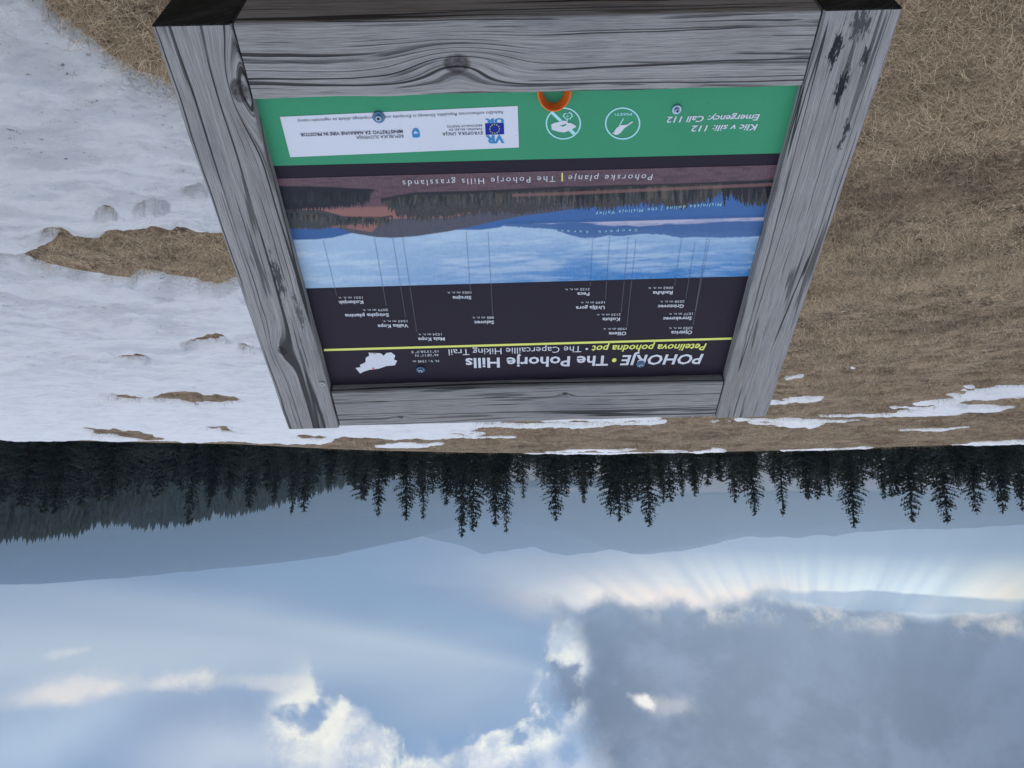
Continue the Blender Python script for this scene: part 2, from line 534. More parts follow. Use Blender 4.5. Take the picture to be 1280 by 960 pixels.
def m_snow(t, b):
    o = S(t.nodes.new('ShaderNodeTexCoord').outputs['Object'])
    x, y, z = sep(o)
    st = noise(vec(x * 1.6, y * 2.6, 0.0), 1.0, 7.0, .62, .5)
    st2 = noise(vec(x * 5.0 + 30.0, y * 9.0, 0.0), 1.0, 6.0, .65, .4)
    far = smooth(y, 5.0, 11.0)
    dirt = smooth(st, .44, .60) * (1.0 - far * .7)
    c = mixc(dirt * .62, (.92, .922, .925), (.64, .65, .67))
    c = mixc(smooth(noise(vec(x * 3.0, y * 11.0, 9.0), 1.0, 6.0, .6), .5, .64) * .35, c, (.56, .60, .66))
    c = mixc(smooth(st2, .56, .72) * dirt * .6, c, (.38, .37, .36))
    c = mixc(smooth(noise(o, 26.0, 5.0, .7), .60, .67) * dirt * .8, c, (.12, .09, .06))
    setc(t, b, c)
    b.inputs['Roughness'].default_value = .55
    t.links.new((smooth(st, .4, .7) * -.25 + .62).s, b.inputs['Roughness'])
    b.inputs['Specular IOR Level'].default_value = .35
    bump(t, b, noise(o, 40.0, 7.0, .7) * 1.1 + st2 * 1.0 + st * .6, .95, .05)


M_SNOW = material('old_snow', m_snow)
o = link('snow', mesh_np('snow', sv, inv.reshape(-1, 4)[:, ::-1], [M_SNOW], True))
tag(o, 'old grainy blue white snow lying in patches on the brown turf', kind='structure')


def snow_at(x, y):
    a = np.arctan2(x, y); r = np.hypot(x, y)
    i = np.clip(np.round((a - sa[0]) / (sa[1] - sa[0])).astype(int), 0, len(sa) - 1)
    j = np.clip(np.round(np.log(r / sr[0]) / np.log(sr[1] / sr[0])).astype(int), 0, len(sr) - 1)
    return th[i, j]


# ------------------------------------------------------------------ dry grass (instanced tufts)
def tuft_mesh(name, nb, ln, spread, flat, wd, mat):
    V = []; F = []
    for b in range(nb):
        a = random.uniform(0, 2 * math.pi); L = ln * random.uniform(.5, 1.3)
        p = Vector((random.gauss(0, spread), random.gauss(0, spread), -.005))
        th_ = math.radians(random.uniform(15, 60) + flat * 28)          # lean from vertical
        tw = random.uniform(-1.6, 1.6); w = wd * random.uniform(.6, 1.3)
        n0 = len(V); segs = 3
        for s_ in range(segs + 1):
            k = s_ / segs
            side = Vector((-math.sin(a), math.cos(a), random.uniform(-.5, .5))) * w * (1 - .85 * k) * .5
            V += [tuple(p - side), tuple(p + side)]
            t_ = min(th_ + k * math.radians(45), math.radians(100))
            d = Vector((math.cos(a) * math.sin(t_), math.sin(a) * math.sin(t_), math.cos(t_)))
            p = p + d * (L / segs); a += tw * .35
            if p.z < .002: p.z = .002 + random.random() * .004
        for s_ in range(segs):
            q = n0 + 2 * s_
            F.append((q, q + 1, q + 3, q + 2))
    return mesh_np(name, V, F, [mat])


def m_straw(base, dark):
    def f(t, b):
        oi = t.nodes.new('ShaderNodeObjectInfo'); r = S(oi.outputs['Random'])
        o = S(t.nodes.new('ShaderNodeTexCoord').outputs['Object'])
        isl = S(t.nodes.new('ShaderNodeNewGeometry').outputs['Random Per Island'])
        c = mixc(smooth(isl, .15, .9), dark, base)
        c = mixc(smooth(r, .4, 1.0) * .6, c, tuple(v * .5 for v in base))
        setc(t, b, c); b.inputs['Roughness'].default_value = .75
        b.inputs['Specular IOR Level'].default_value = .2
    return f


M_STRAW = material('straw', m_straw((.66, .51, .325), (.17, .118, .070)))
M_STRAW2 = material('brown_straw', m_straw((.34, .245, .155), (.095, .066, .043)))
tufts = bpy.data.collections.new('tuft_kinds')
kinds = [('a', 80, .066, .05, 1.0, .0015, M_STRAW), ('b', 80, .075, .055, .85, .0015, M_STRAW), ('c', 50, .085, .04, .45, .0014, M_STRAW),
         ('d', 80, .055, .055, 1.0, .0019, M_STRAW2), ('e', 70, .06, .05, .6, .0019, M_STRAW2), ('f', 80, .075, .06, 1.1, .0015, M_STRAW)]
for k in kinds:
    tufts.objects.link(bpy.data.objects.new('tuft_' + k[0], tuft_mesh('tuft', *k[1:])))


def scatter(name, pts, rot, sc, idx, coll, pick_n):
    me = bpy.data.meshes.new(name); me.vertices.add(len(pts))
    me.vertices.foreach_set('co', np.asarray(pts, np.float32).ravel())
    for an, ty, arr in (('rot', 'FLOAT_VECTOR', rot), ('sc', 'FLOAT', sc), ('idx', 'INT', idx)):
        at = me.attributes.new(an, ty, 'POINT')
        at.data.foreach_set('vector' if ty == 'FLOAT_VECTOR' else 'value', np.asarray(arr).ravel())
    o = link(name, me)
    g = bpy.data.node_groups.new(name, 'GeometryNodeTree')
    g.interface.new_socket('Geometry', in_out='INPUT', socket_type='NodeSocketGeometry')
    g.interface.new_socket('Geometry', in_out='OUTPUT', socket_type='NodeSocketGeometry')
    N = g.nodes; L = g.links
    gi = N.new('NodeGroupInput'); go = N.new('NodeGroupOutput')
    ip = N.new('GeometryNodeInstanceOnPoints'); ci_ = N.new('GeometryNodeCollectionInfo')
    ci_.inputs['Collection'].default_value = coll
    ci_.inputs['Separate Children'].default_value = True; ci_.inputs['Reset Children'].default_value = True
    ip.inputs['Pick Instance'].default_value = True
    L.new(gi.outputs[0], ip.inputs['Points']); L.new(ci_.outputs[0], ip.inputs['Instance'])
    for an, ty, sk in (('rot', 'FLOAT_VECTOR', 'Rotation'), ('sc', 'FLOAT', 'Scale'), ('idx', 'INT', 'Instance Index')):
        na = N.new('GeometryNodeInputNamedAttribute'); na.data_type = ty; na.inputs[0].default_value = an
        L.new(na.outputs[0], ip.inputs[sk])
    L.new(ip.outputs[0], go.inputs[0])
    md = o.modifiers.new('scatter', 'NODES'); md.node_group = g
    return o


P_ = []; SCL = []
for r0, r1, dens, s0 in ((.8, 3.2, 620, .9), (3.2, 6.5, 260, 1.05), (6.5, 12, 80, 1.35), (12, 25.5, 26, 1.7)):
    amax = math.radians(52)
    n = int(dens * amax * (r1 * r1 - r0 * r0))
    r = np.sqrt(rng.uniform(r0 * r0, r1 * r1, n)); a = rng.uniform(-amax, amax, n)
    x, y = r * np.sin(a), r * np.cos(a)
    ok = (snow_at(x, y) < .25) & (r < np.interp(a, lip_a, lip_r) + .3)
    # nothing grows where the board's posts and shelter keep the turf bare only by chance: thin out by noise
    ok &= (fbm(x * 1.7, y * 2.6, 3) + rng.uniform(-.16, .16, n)) > .41
    x, y = x[ok], y[ok]
    P_.append(np.stack([x, y, ground_z(x, y)], -1)); SCL.append(np.full(len(x), s0 * 1.1) * rng.uniform(.7, 1.35, len(x)))
P_ = np.concatenate(P_); SCL = np.concatenate(SCL)
rot = np.stack([rng.normal(0, .15, len(P_)), rng.normal(0, .15, len(P_)), rng.uniform(0, 6.28, len(P_))], -1)
nn = (fbm(P_[:, 0] * 1.1 + 3, P_[:, 1] * 2.4, 5, .6) - .5) * 1.15 + .465 + rng.uniform(-.10, .10, len(P_)) + np.clip((P_[:, 1] - 6) / 60, 0, .14)
idx = np.where(nn > .56, rng.integers(3, 5, len(P_)), rng.choice([0, 1, 2, 5], len(P_)))
o = scatter('dry_grass', P_, rot, SCL.astype(np.float32), idx.astype(np.int32), tufts, 6)
tag(o, 'matted straw coloured winter grass with brown tufts', 'grass', kind='stuff')

# ------------------------------------------------------------------ spruces
def m_needles(t, b):
    r = S(t.nodes.new('ShaderNodeObjectInfo').outputs['Random'])
    isl = S(t.nodes.new('ShaderNodeNewGeometry').outputs['Random Per Island'])
    c = mixc(isl, (.013, .022, .017), (.036, .050, .034))
    c = mixc(smooth(r, .3, 1.0) * .5, c, (.028, .034, .024))
    setc(t, b, c); b.inputs['Roughness'].default_value = .8; b.inputs['Specular IOR Level'].default_value = .15


M_NEED = material('spruce_needles', m_needles)


def m_bark(t, b):
    o = S(t.nodes.new('ShaderNodeTexCoord').outputs['Object'])
    n = noise(o, 9.0, 5.0, .6)
    setc(t, b, mixc(n, (.05, .04, .032), (.15, .125, .105))); b.inputs['Roughness'].default_value = .9
    bump(t, b, n, .6, .03)


M_BARK = material('spruce_bark', m_bark)


def spruce(seed, H=12.0, R=2.1, full=1.0, power=.75):
    rs = np.random.default_rng(seed)
    V = []; F = []
    def tri(a, b_, c_):
        n = len(V); V.extend([a, b_, c_]); F.append((n, n + 1, n + 2))
    h = .06 * H
    lean = rs.normal(0, .12, 2)
    while h < H * .985:
        k = h / H
        Lb = R * (1 - k) ** power * (1 if k > .15 else .8)
        nb = int(rs.integers(5, 9)) if k < .9 else 4
        a0_ = rs.uniform(0, 6.28)
        for i in range(nb):
            if rs.random() > full * 1.0: continue
            a = a0_ + i * 6.283 / nb + rs.normal(0, .25)
            L_ = Lb * rs.uniform(.55, 1.2) + .08
            droop = rs.uniform(.15, .5) * (1 - k * 1.3)
            dirv = np.array([math.cos(a), math.sin(a), 0]); sd_ = np.array([-math.sin(a), math.cos(a), 0])
            ns = max(3, int(L_ / .17))
            base = np.array([lean[0] * k, lean[1] * k, h + rs.normal(0, .06)])
            for s_ in range(ns):
                q = (s_ + .5) / ns
                p = base + dirv * (L_ * q) + np.array([0, 0, -droop * L_ * q + .30 * L_ * q * q * (1 if k > .3 else .6)])
                w = (.42 * L_ * (1 - q * .75) * .55 + .09) * rs.uniform(.7, 1.3)
                for sg_ in (-1, 1):
                    tip = p + sd_ * sg_ * w + dirv * w * rs.uniform(.4, .9) + np.array([0, 0, -rs.uniform(.05, .45) * w])
                    wid = .095 * rs.uniform(.7, 1.4) + .05 * w
                    tri(p - dirv * wid, p + dirv * wid, tip)
                # hanging twig and spine
                if rs.random() < .8:
                    tri(p - sd_ * .07 - dirv * .05, p + sd_ * .07 + dirv * .06, p + np.array([rs.normal(0, .06), rs.normal(0, .06), -rs.uniform(.14, .34)]))
                tri(p - sd_ * .055, p + sd_ * .055, p + dirv * (L_ / ns * 1.5) + np.array([0, 0, .06]))
        h += (.26 + .10 * (1 - k)) * rs.uniform(.7, 1.25) * (H / 12) ** .5
    # leader
    top = np.array([lean[0], lean[1], H])
    for i in range(6):
        a = i * 1.05; d = np.array([math.cos(a), math.sin(a), 0])
        tri(top - np.array([0, 0, .5]) + d * .03, top - np.array([0, 0, .42]) - d * .03, top + np.array([0, 0, rs.uniform(-.1, .05)]))
        z0 = rs.uniform(.1, .5)
        tri(top - np.array([0, 0, z0]), top - np.array([0, 0, z0 + .07]), top + d * .16 + np.array([0, 0, -z0 + .03]))
    crown = mesh_np('crown', V, F, [M_NEED])
    # trunk
    tv = []; tf = []; n = 8
    lv = 7
    for j in range(lv + 1):
        k = j / lv; rr = .16 * H / 12 * (1 - k) ** .9 + .012
        for i in range(n):
            tv.append((lean[0] * k + rr * math.cos(6.283 * i / n), lean[1] * k + rr * math.sin(6.283 * i / n), H * .98 * k - (.8 if j == 0 else 0)))
    for j in range(lv):
        for i in range(n):
            tf.append((j * n + i, j * n + (i + 1) % n, (j + 1) * n + (i + 1) % n, (j + 1) * n + i))
    return crown, mesh_np('trunk', tv, tf, [M_BARK], True)


KINDS = [spruce(1, 12, 3.1), spruce(2, 12, 2.7), spruce(3, 12, 3.5, 1.0, .8), spruce(4, 12, 3.0, .92, .72), spruce(5, 12, 3.9, .95, .78),
         spruce(6, 12, 2.4, .95, .78), spruce(7, 12, 3.4, .85, .68)]


def place_spruce(tx, ty, dist, kind, label, group=None, wide=1.0):
    r = rayv(tx, ty); r = r / math.hypot(r[0], r[1]) * dist
    zg = float(ground_z(r[0], r[1])) - .3
    H = (EYE + r[2]) - zg
    t = thing('spruce_tree', label, 'tree', (r[0], r[1], zg), group)
    s = H / 12.0
    t.scale = (s * wide, s * wide, s); t.rotation_euler = (0, 0, random.uniform(0, 6.28))
    cr, tr = KINDS[kind % len(KINDS)]
    for nm, m_ in (('crown', cr), ('trunk', tr)):
        o_ = bpy.data.objects.new(nm, m_); COL.objects.link(o_); o_.parent = t
    return t


GT = 'spruces standing beyond the rim of the field'
tips = [(443, 612, 0), (472, 647, 1), (507, 652, 3), (527, 652.6, 5), (558, 634, 0), (578, 674.5, 1), (592, 666, 3), (620, 660, 0), (631.5, 670, 5),
        (653, 626, 5), (690, 653, 2), (708, 621, 0), (730, 631, 1), (773, 654, 2), (762, 648, 4), (785, 645, 0), (811, 660, 3), (829, 631, 1),
        (855, 624, 5), (870, 622, 3), (890, 599, 0), (923, 630, 2), (943, 646, 3), (981.7, 647.6, 5), (1009.6, 627, 0), (1023, 627, 1), (1038, 622, 3),
        (1069, 661.7, 3), (1105, 626, 1), (1144.6, 655, 2), (1185, 657, 0), (1222, 645, 4), (1260.5, 644, 2), (1278, 641, 1), (1318, 650, 0),
        (411, 612, 1), (378.6, 641.5, 3), (365.5, 646, 5), (341, 631, 1), (313, 638, 0), (281.5, 627, 2), (260, 637.5, 1), (232, 660, 5)]
special = {
    (578, 674.5): 'tallest spruce, its pointed top reaching farthest into the sky near the middle',
    (631.5, 670): 'tall narrow spruce just right of the tallest one, second highest of all',
    (592, 666): 'slim spruce wedged close between the tallest spruce and its tall narrow neighbour',
    (1069, 661.7): 'tall ragged spruce alone beside the wide gap in the right half of the treeline',
    (232, 660): 'lone thin spruce top sticking out of the hazy forest, far left',
    (811, 660): 'tall spruce at the outer side of the broad triple top right of the centre',
    (690, 653): 'single conical spruce standing free between two gaps right of the centre',
    (378.6, 641.5): 'taller of the twin pointed spruces in front of the blue hill on the left',
    (365.5, 646): 'thinner of the twin pointed spruces in front of the blue hill on the left',
    (1185, 657): 'tall narrow spruce between two broad ones near the right border',
    (1144.6, 655): 'broad sparse spruce first right of the wide treeline gap with sky showing through',
    (443, 612): 'short spruce where the dark treeline begins beside the blue hill',
    (527, 652.6): 'right hand one of two equal spruces left of the tallest spruce',
    (507, 652): 'left hand one of two equal spruces left of the tallest spruce',
    (472, 647): 'separate spruce with a thin top between the short first spruce and the equal pair',
    (943, 646): 'sparse spruce with see-through top left of the thin one, right of centre',
    (981.7, 647.6): 'thin pole like spruce top standing alone right of the centre',
    (890, 599): 'lowest spruce in the dip of the treeline right of the centre',
}
ORD = ['first', 'second', 'third', 'fourth', 'fifth', 'sixth', 'seventh', 'eighth']
order = sorted(tips); marks = {}
last = None; cnt = 0
short = {(232, 660): 'the lone thin far left top', (365.5, 646): 'the thinner twin top', (378.6, 641.5): 'the taller twin top', (443, 612): 'the short spruce beside the blue hill',
         (527, 652.6): 'the two equal tops', (592, 666): 'the slim wedged spruce', (578, 674.5): 'the tallest spruce',
         (631.5, 670): 'the narrow second highest spruce', (690, 653): 'the free standing conical spruce', (811, 660): 'the broad triple top', (890, 599): 'the dip in the treeline',
         (943, 646): 'the see-through sparse top', (981.7, 647.6): 'the thin pole like top', (1069, 661.7): 'the ragged spruce at the wide gap', (1144.6, 655): 'the broad sparse spruce',
         (1185, 657): 'the tall narrow right hand spruce'}
for t_ in order:
    if t_[:2] in short: last = short[t_[:2]]; cnt = 0
    elif t_[:2] not in special and last: marks[t_[:2]] = 'dark spruce, %s to the right of %s' % (ORD[cnt], last); cnt += 1
for i, (x, y, k) in enumerate(tips):
    d = random.uniform(58, 74)
    if x < 420: d = random.uniform(80, 105)
    lab = special.get((x, y)) or marks.get((x, y))
    place_spruce(x, y, d, k, lab or 'dark spruce in the closed treeline, its top rising among taller neighbours', GT,
                 random.uniform(.85, 1.05) * (.8 if k in (1, 5) else 1.0))
# second row filling the treeline, tops lower
for i in range(168):
    x = -110 + i * 9.4 + random.uniform(-8, 8)
    top = 604 + 6 * math.sin(i * 1.7) + random.uniform(-10, 22)
    if x < 430: top = np.interp(x, [-60, 0, 100, 160, 250, 340, 430], [648, 640, 634, 622, 618, 612, 600]) + random.uniform(-14, 10)
    if 1080 < x < 1100 or 880 < x < 900 or 655 < x < 675: top -= 12
    d = random.uniform(62, 92) if x > 430 else random.uniform(75, 120)
    near_ = min(short, key=lambda q: abs(q[0] - x))
    place_spruce(x, top, d, random.randrange(7), 'low dark rear spruce beside or behind ' + short[near_],
                 'spruces filling the lower treeline', random.uniform(1.1, 1.5))

# far forest on the left hillsides
def hill(name, crest, dist, depth, foot, label, mat, amp=.0):
    """a ridge with real front and back slopes, its crest seen at the given places"""
    xs = np.array([c_[0] for c_ in crest], float); ys = np.array([c_[1] for c_ in crest], float)
    X = np.linspace(xs[0], xs[-1], 420); Y = np.interp(X, xs, ys)
    Y = Y + (fbm(X * .045 + dist, X * 0 + 3, 5) - .5) * amp
    rows = np.array([-1, -.75, -.5, -.3, -.15, -.05, 0, .05, .15, .4, .7, 1.0])
    V = []
    for k, rr in enumerate(rows):
        for i in range(len(X)):
            r = rayv(X[i], Y[i]); r = r / math.hypot(r[0], r[1])
            d = dist + depth * rr
            zc = EYE + r[2] * dist
            w = abs(rr)
            z = zc * (1 - w) ** 1.3 + foot * (1 - (1 - w) ** 1.3) if w < 1 else foot
            V.append((r[0] * d, r[1] * d, z))
    V = np.array(V)
    V[:, 2] += (fbm(V[:, 0] * 6 / dist, V[:, 1] * 6 / dist, 4) - .5) * depth * .06 * np.repeat(np.abs(rows) * (1 - np.abs(rows)) * 4, len(X))
    o_ = link(name, mesh_np(name, V, grid_faces(len(rows), len(X))[:, ::-1], [mat], True))
    tag(o_, label, kind='structure')
    return V.reshape(len(rows), len(X), 3)


def m_forest(t, b):
    o = S(t.nodes.new('ShaderNodeTexCoord').outputs['Object'])
    n = noise(o, .03, 6.0, .7)
    setc(t, b, mixc(smooth(n, .35, .65), (.020, .032, .024), (.055, .065, .045)))
    b.inputs['Roughness'].default_value = .95; b.inputs['Specular IOR Level'].default_value = .1


M_FOR = material('distant_forest', m_forest)
hA = hill('hillside', [(-420, 655), (-200, 654), (0, 652), (75, 645), (110, 640), (135, 630), (160, 620), (200, 600), (260, 560)], 280, 90, -60,
          'near wooded hillside on the left, dark blue in the haze', M_FOR)
hB = hill('hillside', [(60, 620), (120, 632), (165, 642), (190, 643), (225, 640), (250, 634), (280, 629), (310, 625), (345, 616), (380, 606),
                       (430, 592), (520, 570)], 460, 150, -80, 'farther wooded hillside left of the centre under the grey blue ridge', M_FOR)


def forest_on(Hh, n, hmin, hmax, name, label):
    V = []; F = []
    R_, C_, _ = Hh.shape
    for _i in range(n):
        j = random.random() * (C_ - 2); w = random.random()
        rr = 6.0 - abs(random.gauss(0, 2.2)) if w < .75 else 6.0 + random.random() * .6
        rr = max(.1, min(rr, R_ - 2.01))
        i0, j0 = int(rr), int(j)
        p = Hh[i0, j0] * (1 - rr + i0) + Hh[i0 + 1, j0] * (rr - i0)
        q = Hh[i0, j0 + 1] * (1 - rr + i0) + Hh[i0 + 1, j0 + 1] * (rr - i0)
        p = p * (1 - j + j0) + q * (j - j0)
        h = random.uniform(hmin, hmax); rad_ = h * random.uniform(.16, .22)
        for lvl in range(3):
            z0 = h * (.08 + .27 * lvl); z1 = min(h, z0 + h * .52); r_ = rad_ * (1 - .27 * lvl)
            n0 = len(V); ph = random.random() * 6
            for s_ in range(7):
                a = ph + s_ * 6.283 / 7; rj = r_ * random.uniform(.7, 1.25)
                V.append((p[0] + rj * math.cos(a), p[1] + rj * math.sin(a), p[2] + z0 - random.random() * h * .05))
            V.append((p[0], p[1], p[2] + z1))
            for s_ in range(7): F.append((n0 + s_, n0 + (s_ + 1) % 7, n0 + 7))
    o_ = link(name, mesh_np(name, V, F, [M_NEED])); tag(o_, label, 'forest', kind='stuff')


forest_on(hA, 2600, 5, 8.5, 'spruce_forest', 'dark hazy spruce forest covering the near hillside on the left')
forest_on(hB, 2200, 6, 10, 'spruce_forest', 'bluer spruce forest on the farther hillside left of the centre')

hill('hills', [(-700, 745), (-300, 735), (0, 704), (30, 698), (60, 693), (91, 686), (114, 678), (144, 668), (168, 663), (208, 664), (252, 668), (296, 668),
               (336, 664), (380, 656), (403, 650), (453, 646), (487, 641), (560, 630), (650, 612), (760, 600)], 3800, 700, -160,
     'grey blue forested ridge rising to the left edge', M_FOR, 1.5)
hill('hills', [(-700, 745), (-200, 738), (0, 731), (44, 730), (100, 726), (161, 722), (240, 714), (330, 706), (420, 694), (520, 672), (600, 650), (700, 630)],
     4500, 500, -180, 'pale blue ridge behind the grey one on the left', M_FOR, 2)
hill('hills', [(560, 640), (640, 650), (700, 664), (722, 671), (756, 684), (789, 693), (816, 689), (850, 681), (870, 681), (894, 674), (934, 663), (961, 664),
               (1001, 664), (1031, 656), (1058, 651), (1085, 651), (1119, 654), (1186, 649), (1213, 643), (1243, 646), (1280, 639), (1400, 628), (1800, 640)],
     5100, 700, -180, 'blue mountain ridge behind the spruces on the right', M_FOR, 4)
hill('hills', [(430, 640), (520, 668), (575, 682), (604, 692), (640, 688), (665, 684), (709, 696), (740, 691), (765, 686), (800, 694), (850, 688), (900, 678), (934, 671), (1000, 672),
               (1100, 664), (1200, 660), (1400, 650), (1800, 655)],
     6000, 700, -180, 'faintest mountain ridge under the lit sky on the right', M_FOR, 5)

# ------------------------------------------------------------------ the information board
d1 = np.array([0.99962875, -0.0015435, 0.02720242]); d2 = np.array([-0.01368395, 0.8349022, 0.5502282])
nrm = np.array([-0.02356064, -0.55039616, 0.83457112])
ORG = np.array([-0.49268173, 0.86382861, -0.64243769 + EYE])
SW, SL, REC = .9446, .7744, -.022
gb = float(ground_z(0.0, 1.25))
sign = thing('information_board', 'weathered grey timber frame holding a printed hiking trail information board', 'sign', (0.0, 1.25, gb))


def frame_mat(u, v, h, ax=d1, ay=d2, az=nrm):
    p = ORG + d1 * u + d2 * v + nrm * h
    return Matrix(((ax[0], ay[0], az[0], p[0]), (ax[1], ay[1], az[1], p[1]), (ax[2], ay[2], az[2], p[2]), (0, 0, 0, 1)))


BM = frame_mat(0, 0, 0)                     # board space: x across, y up the slope, z out


def uv(x, y, h=REC):
    r = rayv(x, y); o_ = ORG - np.array([0, 0, EYE])
    t_ = ((o_ + nrm * h) @ nrm) / (r @ nrm); q = r * t_ - o_
    return float(q @ d1), float(q @ d2)


def m_wood(seed, knots, stains, tint=1.0, crackk=1.0, freq=150.0, warp=1.0):
    def f(t, b):
        o = S(t.nodes.new('ShaderNodeTexCoord').outputs['Object'])
        x, y, z = sep(o)
        low = noise(vec(x * 2.2 + seed, y * 5.0, z * 5.0), 1.0, 3.0, .5)
        low2 = noise(vec(x * 9.0 + seed, y * 16.0, z * 16.0), 1.0, 2.0, .5)
        g = y + z * .75 + (low - .5) * (.020 * warp) + (low2 - .5) * (.0022 * warp)
        core = None
        for (kx, ky, ks) in knots:
            p = (x - kx) * (1 / (ks * 2.6)); q = (y - ky) * (1 / ks)
            d2_ = p * p + q * q
            g = g + S.m('EXPONENT', d2_ * -.55) * (1.35 * ks)
            p2 = (x - kx) * (1 / (ks * .95)); q2 = (y - ky) * (1 / (ks * .66))
            k_ = smooth((p2 * p2 + q2 * q2) + (low2 - .5) * .8, 1.25, .55)
            core = k_ if core is None else S.m('MAXIMUM', core, k_)
        ring = noise(vec(x * 1.4 + seed, g * freq, 2.0), 1.0, 6.0, .68)
        fine = noise(vec(x * 18.0, g * 700.0, z * 60.0), 1.0, 5.0, .72)
        patch = noise(vec(x * 3.0 + seed * 2, y * 10.0, z * 10.0), 1.0, 4.0, .6)
        line = smooth(abs(ring - .5), .045, .0)
        c = mixc(smooth(ring, .26, .70), (.215, .207, .200), (.350, .336, .322))
        c = mixc(line * .2, c, (.105, .10, .098))
        c = mixc(smooth(fine, .40, .66) * .45, c, (.43, .42, .41))
        c = mixc(smooth(fine, .50, .34) * .45, c, (.085, .08, .078))
        c = mixc(smooth(patch, .52, .72) * .5, c, (.19, .165, .135))
        c = mixc(smooth(patch, .46, .30) * .4, c, (.11, .115, .13))
        # drying cracks follow the grain
        cn = noise(vec(x * .55 + seed * 3.1, g * 46.0 + 7.43, 4.37), 1.0, 1.0, .4)
        cm = noise(vec(x * 2.4 + 5.0 + seed, g * 24.0, 9.0), 1.0, 2.0, .5)
        crack = smooth(abs(cn - .5), .021 * crackk, .007 * crackk) * smooth(cm, .36, .46)
        cn2 = noise(vec(x * 1.5 + seed * 1.7, g * 85.0 + 3.61, 14.4), 1.0, 1.0, .4)
        cm2 = noise(vec(x * 5.0 + 25.0 + seed, g * 40.0, 9.0), 1.0, 2.0, .5)
        crack2 = smooth(abs(cn2 - .5), .035, .010) * smooth(cm2, .45, .55)
        allc = S.m('MAXIMUM', crack, crack2 * .7)
        if core is not None:
            kr = noise(o, 120.0, 4.0, .7)
            c = mixc(core * .85, c, mixc(smooth(kr, .4, .65), (.030, .026, .026), (.14, .12, .115)))
        c = mixc(allc * .88, c, (.016, .015, .016))
        for (kx, ky, rx, ry, kk) in stains:
            p = (x - kx) * (1 / rx); q = (y - ky) * (1 / ry)
            s_ = S.m('EXPONENT', (p * p + q * q) * -1.0) * .8 + (noise(vec(x * 60.0, y * 190.0, z * 30.0), 1.0, 5.0, .7) - .5) * 2.4
            c = mixc(smooth(s_, .42, .66) * kk, c, (.022, .024, .028))
        # even darkening of the whole timber
        if tint != 1.0: c = mixc(1.0, c, (tint, tint, tint), 'MULTIPLY')
        setc(t, b, c)
        b.inputs['Roughness'].default_value = .78; b.inputs['Specular IOR Level'].default_value = .25
        h = ring * .5 + fine * .35 - allc * 1.6
        if core is not None: h = h - core * .4
        bump(t, b, h, .8, .0035)
    return f


def m_end(t, b):
    o = S(t.nodes.new('ShaderNodeTexCoord').outputs['Object'])
    x, y, z = sep(o)
    rr = S.m('SQRT', (y + .05) * (y + .05) + (z + .16) * (z + .16))
    ring = noise(vec(rr * 230.0, y * 4.0, 0.0), 1.0, 4.0, .6)
    p = noise(o, 16.0, 5.0, .6)
    c = mixc(smooth(ring, .4, .6), (.012, .013, .014), (.034, .037, .038))
    c = mixc(smooth(p, .5, .66) * .8, c, (.014, .020, .012))
    c = mixc(smooth(p, .44, .30) * .5, c, (.075, .078, .082))
    setc(t, b, c); b.inputs['Roughness'].default_value = .85; b.inputs['Specular IOR Level'].default_value = .2
    bump(t, b, ring + p, .7, .004)


M_END = material('damp_end_grain', m_end)


def beam(name, L_, W_, T_, mat, mw, parent, seed, bev=.004, label=None, end_dark=True, front=None):
    """sawn timber: x along the grain, y across, z thickness, slightly worn arrises"""
    n = max(8, int(L_ / .012)); V = []; F = []; MI = []
    prof = []
    k = 3
    for (cx, cy, a0_) in ((W_ - bev, -bev, 0), (bev, -bev, 90), (bev, -T_ + bev, 180), (W_ - bev, -T_ + bev, 270)):
        for s_ in range(k + 1):
            a = math.radians(a0_ + 90 * s_ / k)
            prof.append((cx + bev * math.cos(a), cy + bev * math.sin(a), (math.cos(a), math.sin(a))))
    m = len(prof)
    for i in range(n + 1):
        x = L_ * i / n
        for j, (py, pz, nn_) in enumerate(prof):
            corner = (j // (k + 1))
            wv = (float(fbm(np.array([x * 14 + seed * 7 + corner * 31]), np.array([corner * 3.3 + .5]), 4)[0]) - .5) * .0035
            xx = x
            if i == 0: xx = .0016
            if i == n: xx = L_ - .0016
            V.append((xx, py + nn_[0] * wv, pz + nn_[1] * wv * .6))
    for i in range(n):
        for j in range(m):
            F.append((i * m + j, (i + 1) * m + j, (i + 1) * m + (j + 1) % m, i * m + (j + 1) % m)); MI.append(0)
    me = bpy.data.meshes.new(name)
    faces = F[:]
    # end caps, inset for the worn arris
    for e in (0, 1):
        b0 = len(V)
        for j, (py, pz, nn_) in enumerate(prof):
            V.append((0 if e == 0 else L_, py - nn_[0] * .0016, pz - nn_[1] * .0016))
        r0 = 0 if e == 0 else n * m
        for j in range(m):
            q = (r0 + j, r0 + (j + 1) % m, b0 + (j + 1) % m, b0 + j)
            faces.append(q if e == 0 else q[::-1]); MI.append(1 if end_dark else 0)
        cap = tuple(b0 + j for j in range(m))
        faces.append(cap if e == 0 else cap[::-1]); MI.append(1 if end_dark else 0)
    me.from_pydata(V, [], faces)
    me.materials.append(mat); me.materials.append(M_END)
    if front is not None: me.materials.append(front)
    me.polygons.foreach_set('material_index', MI)
    me.update()
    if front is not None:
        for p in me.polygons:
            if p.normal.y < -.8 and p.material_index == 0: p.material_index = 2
    bmx = bmesh.new(); bmx.from_mesh(me); bmesh.ops.recalc_face_normals(bmx, faces=bmx.faces); bmx.to_mesh(me); bmx.free()
    me.polygons.foreach_set('use_smooth', [True] * len(me.polygons))
    me.set_sharp_from_angle(angle=math.radians(35))
    o_ = link(name, me, parent, mw)
    if label: o_['label'] = label
    return o_


TH = .105
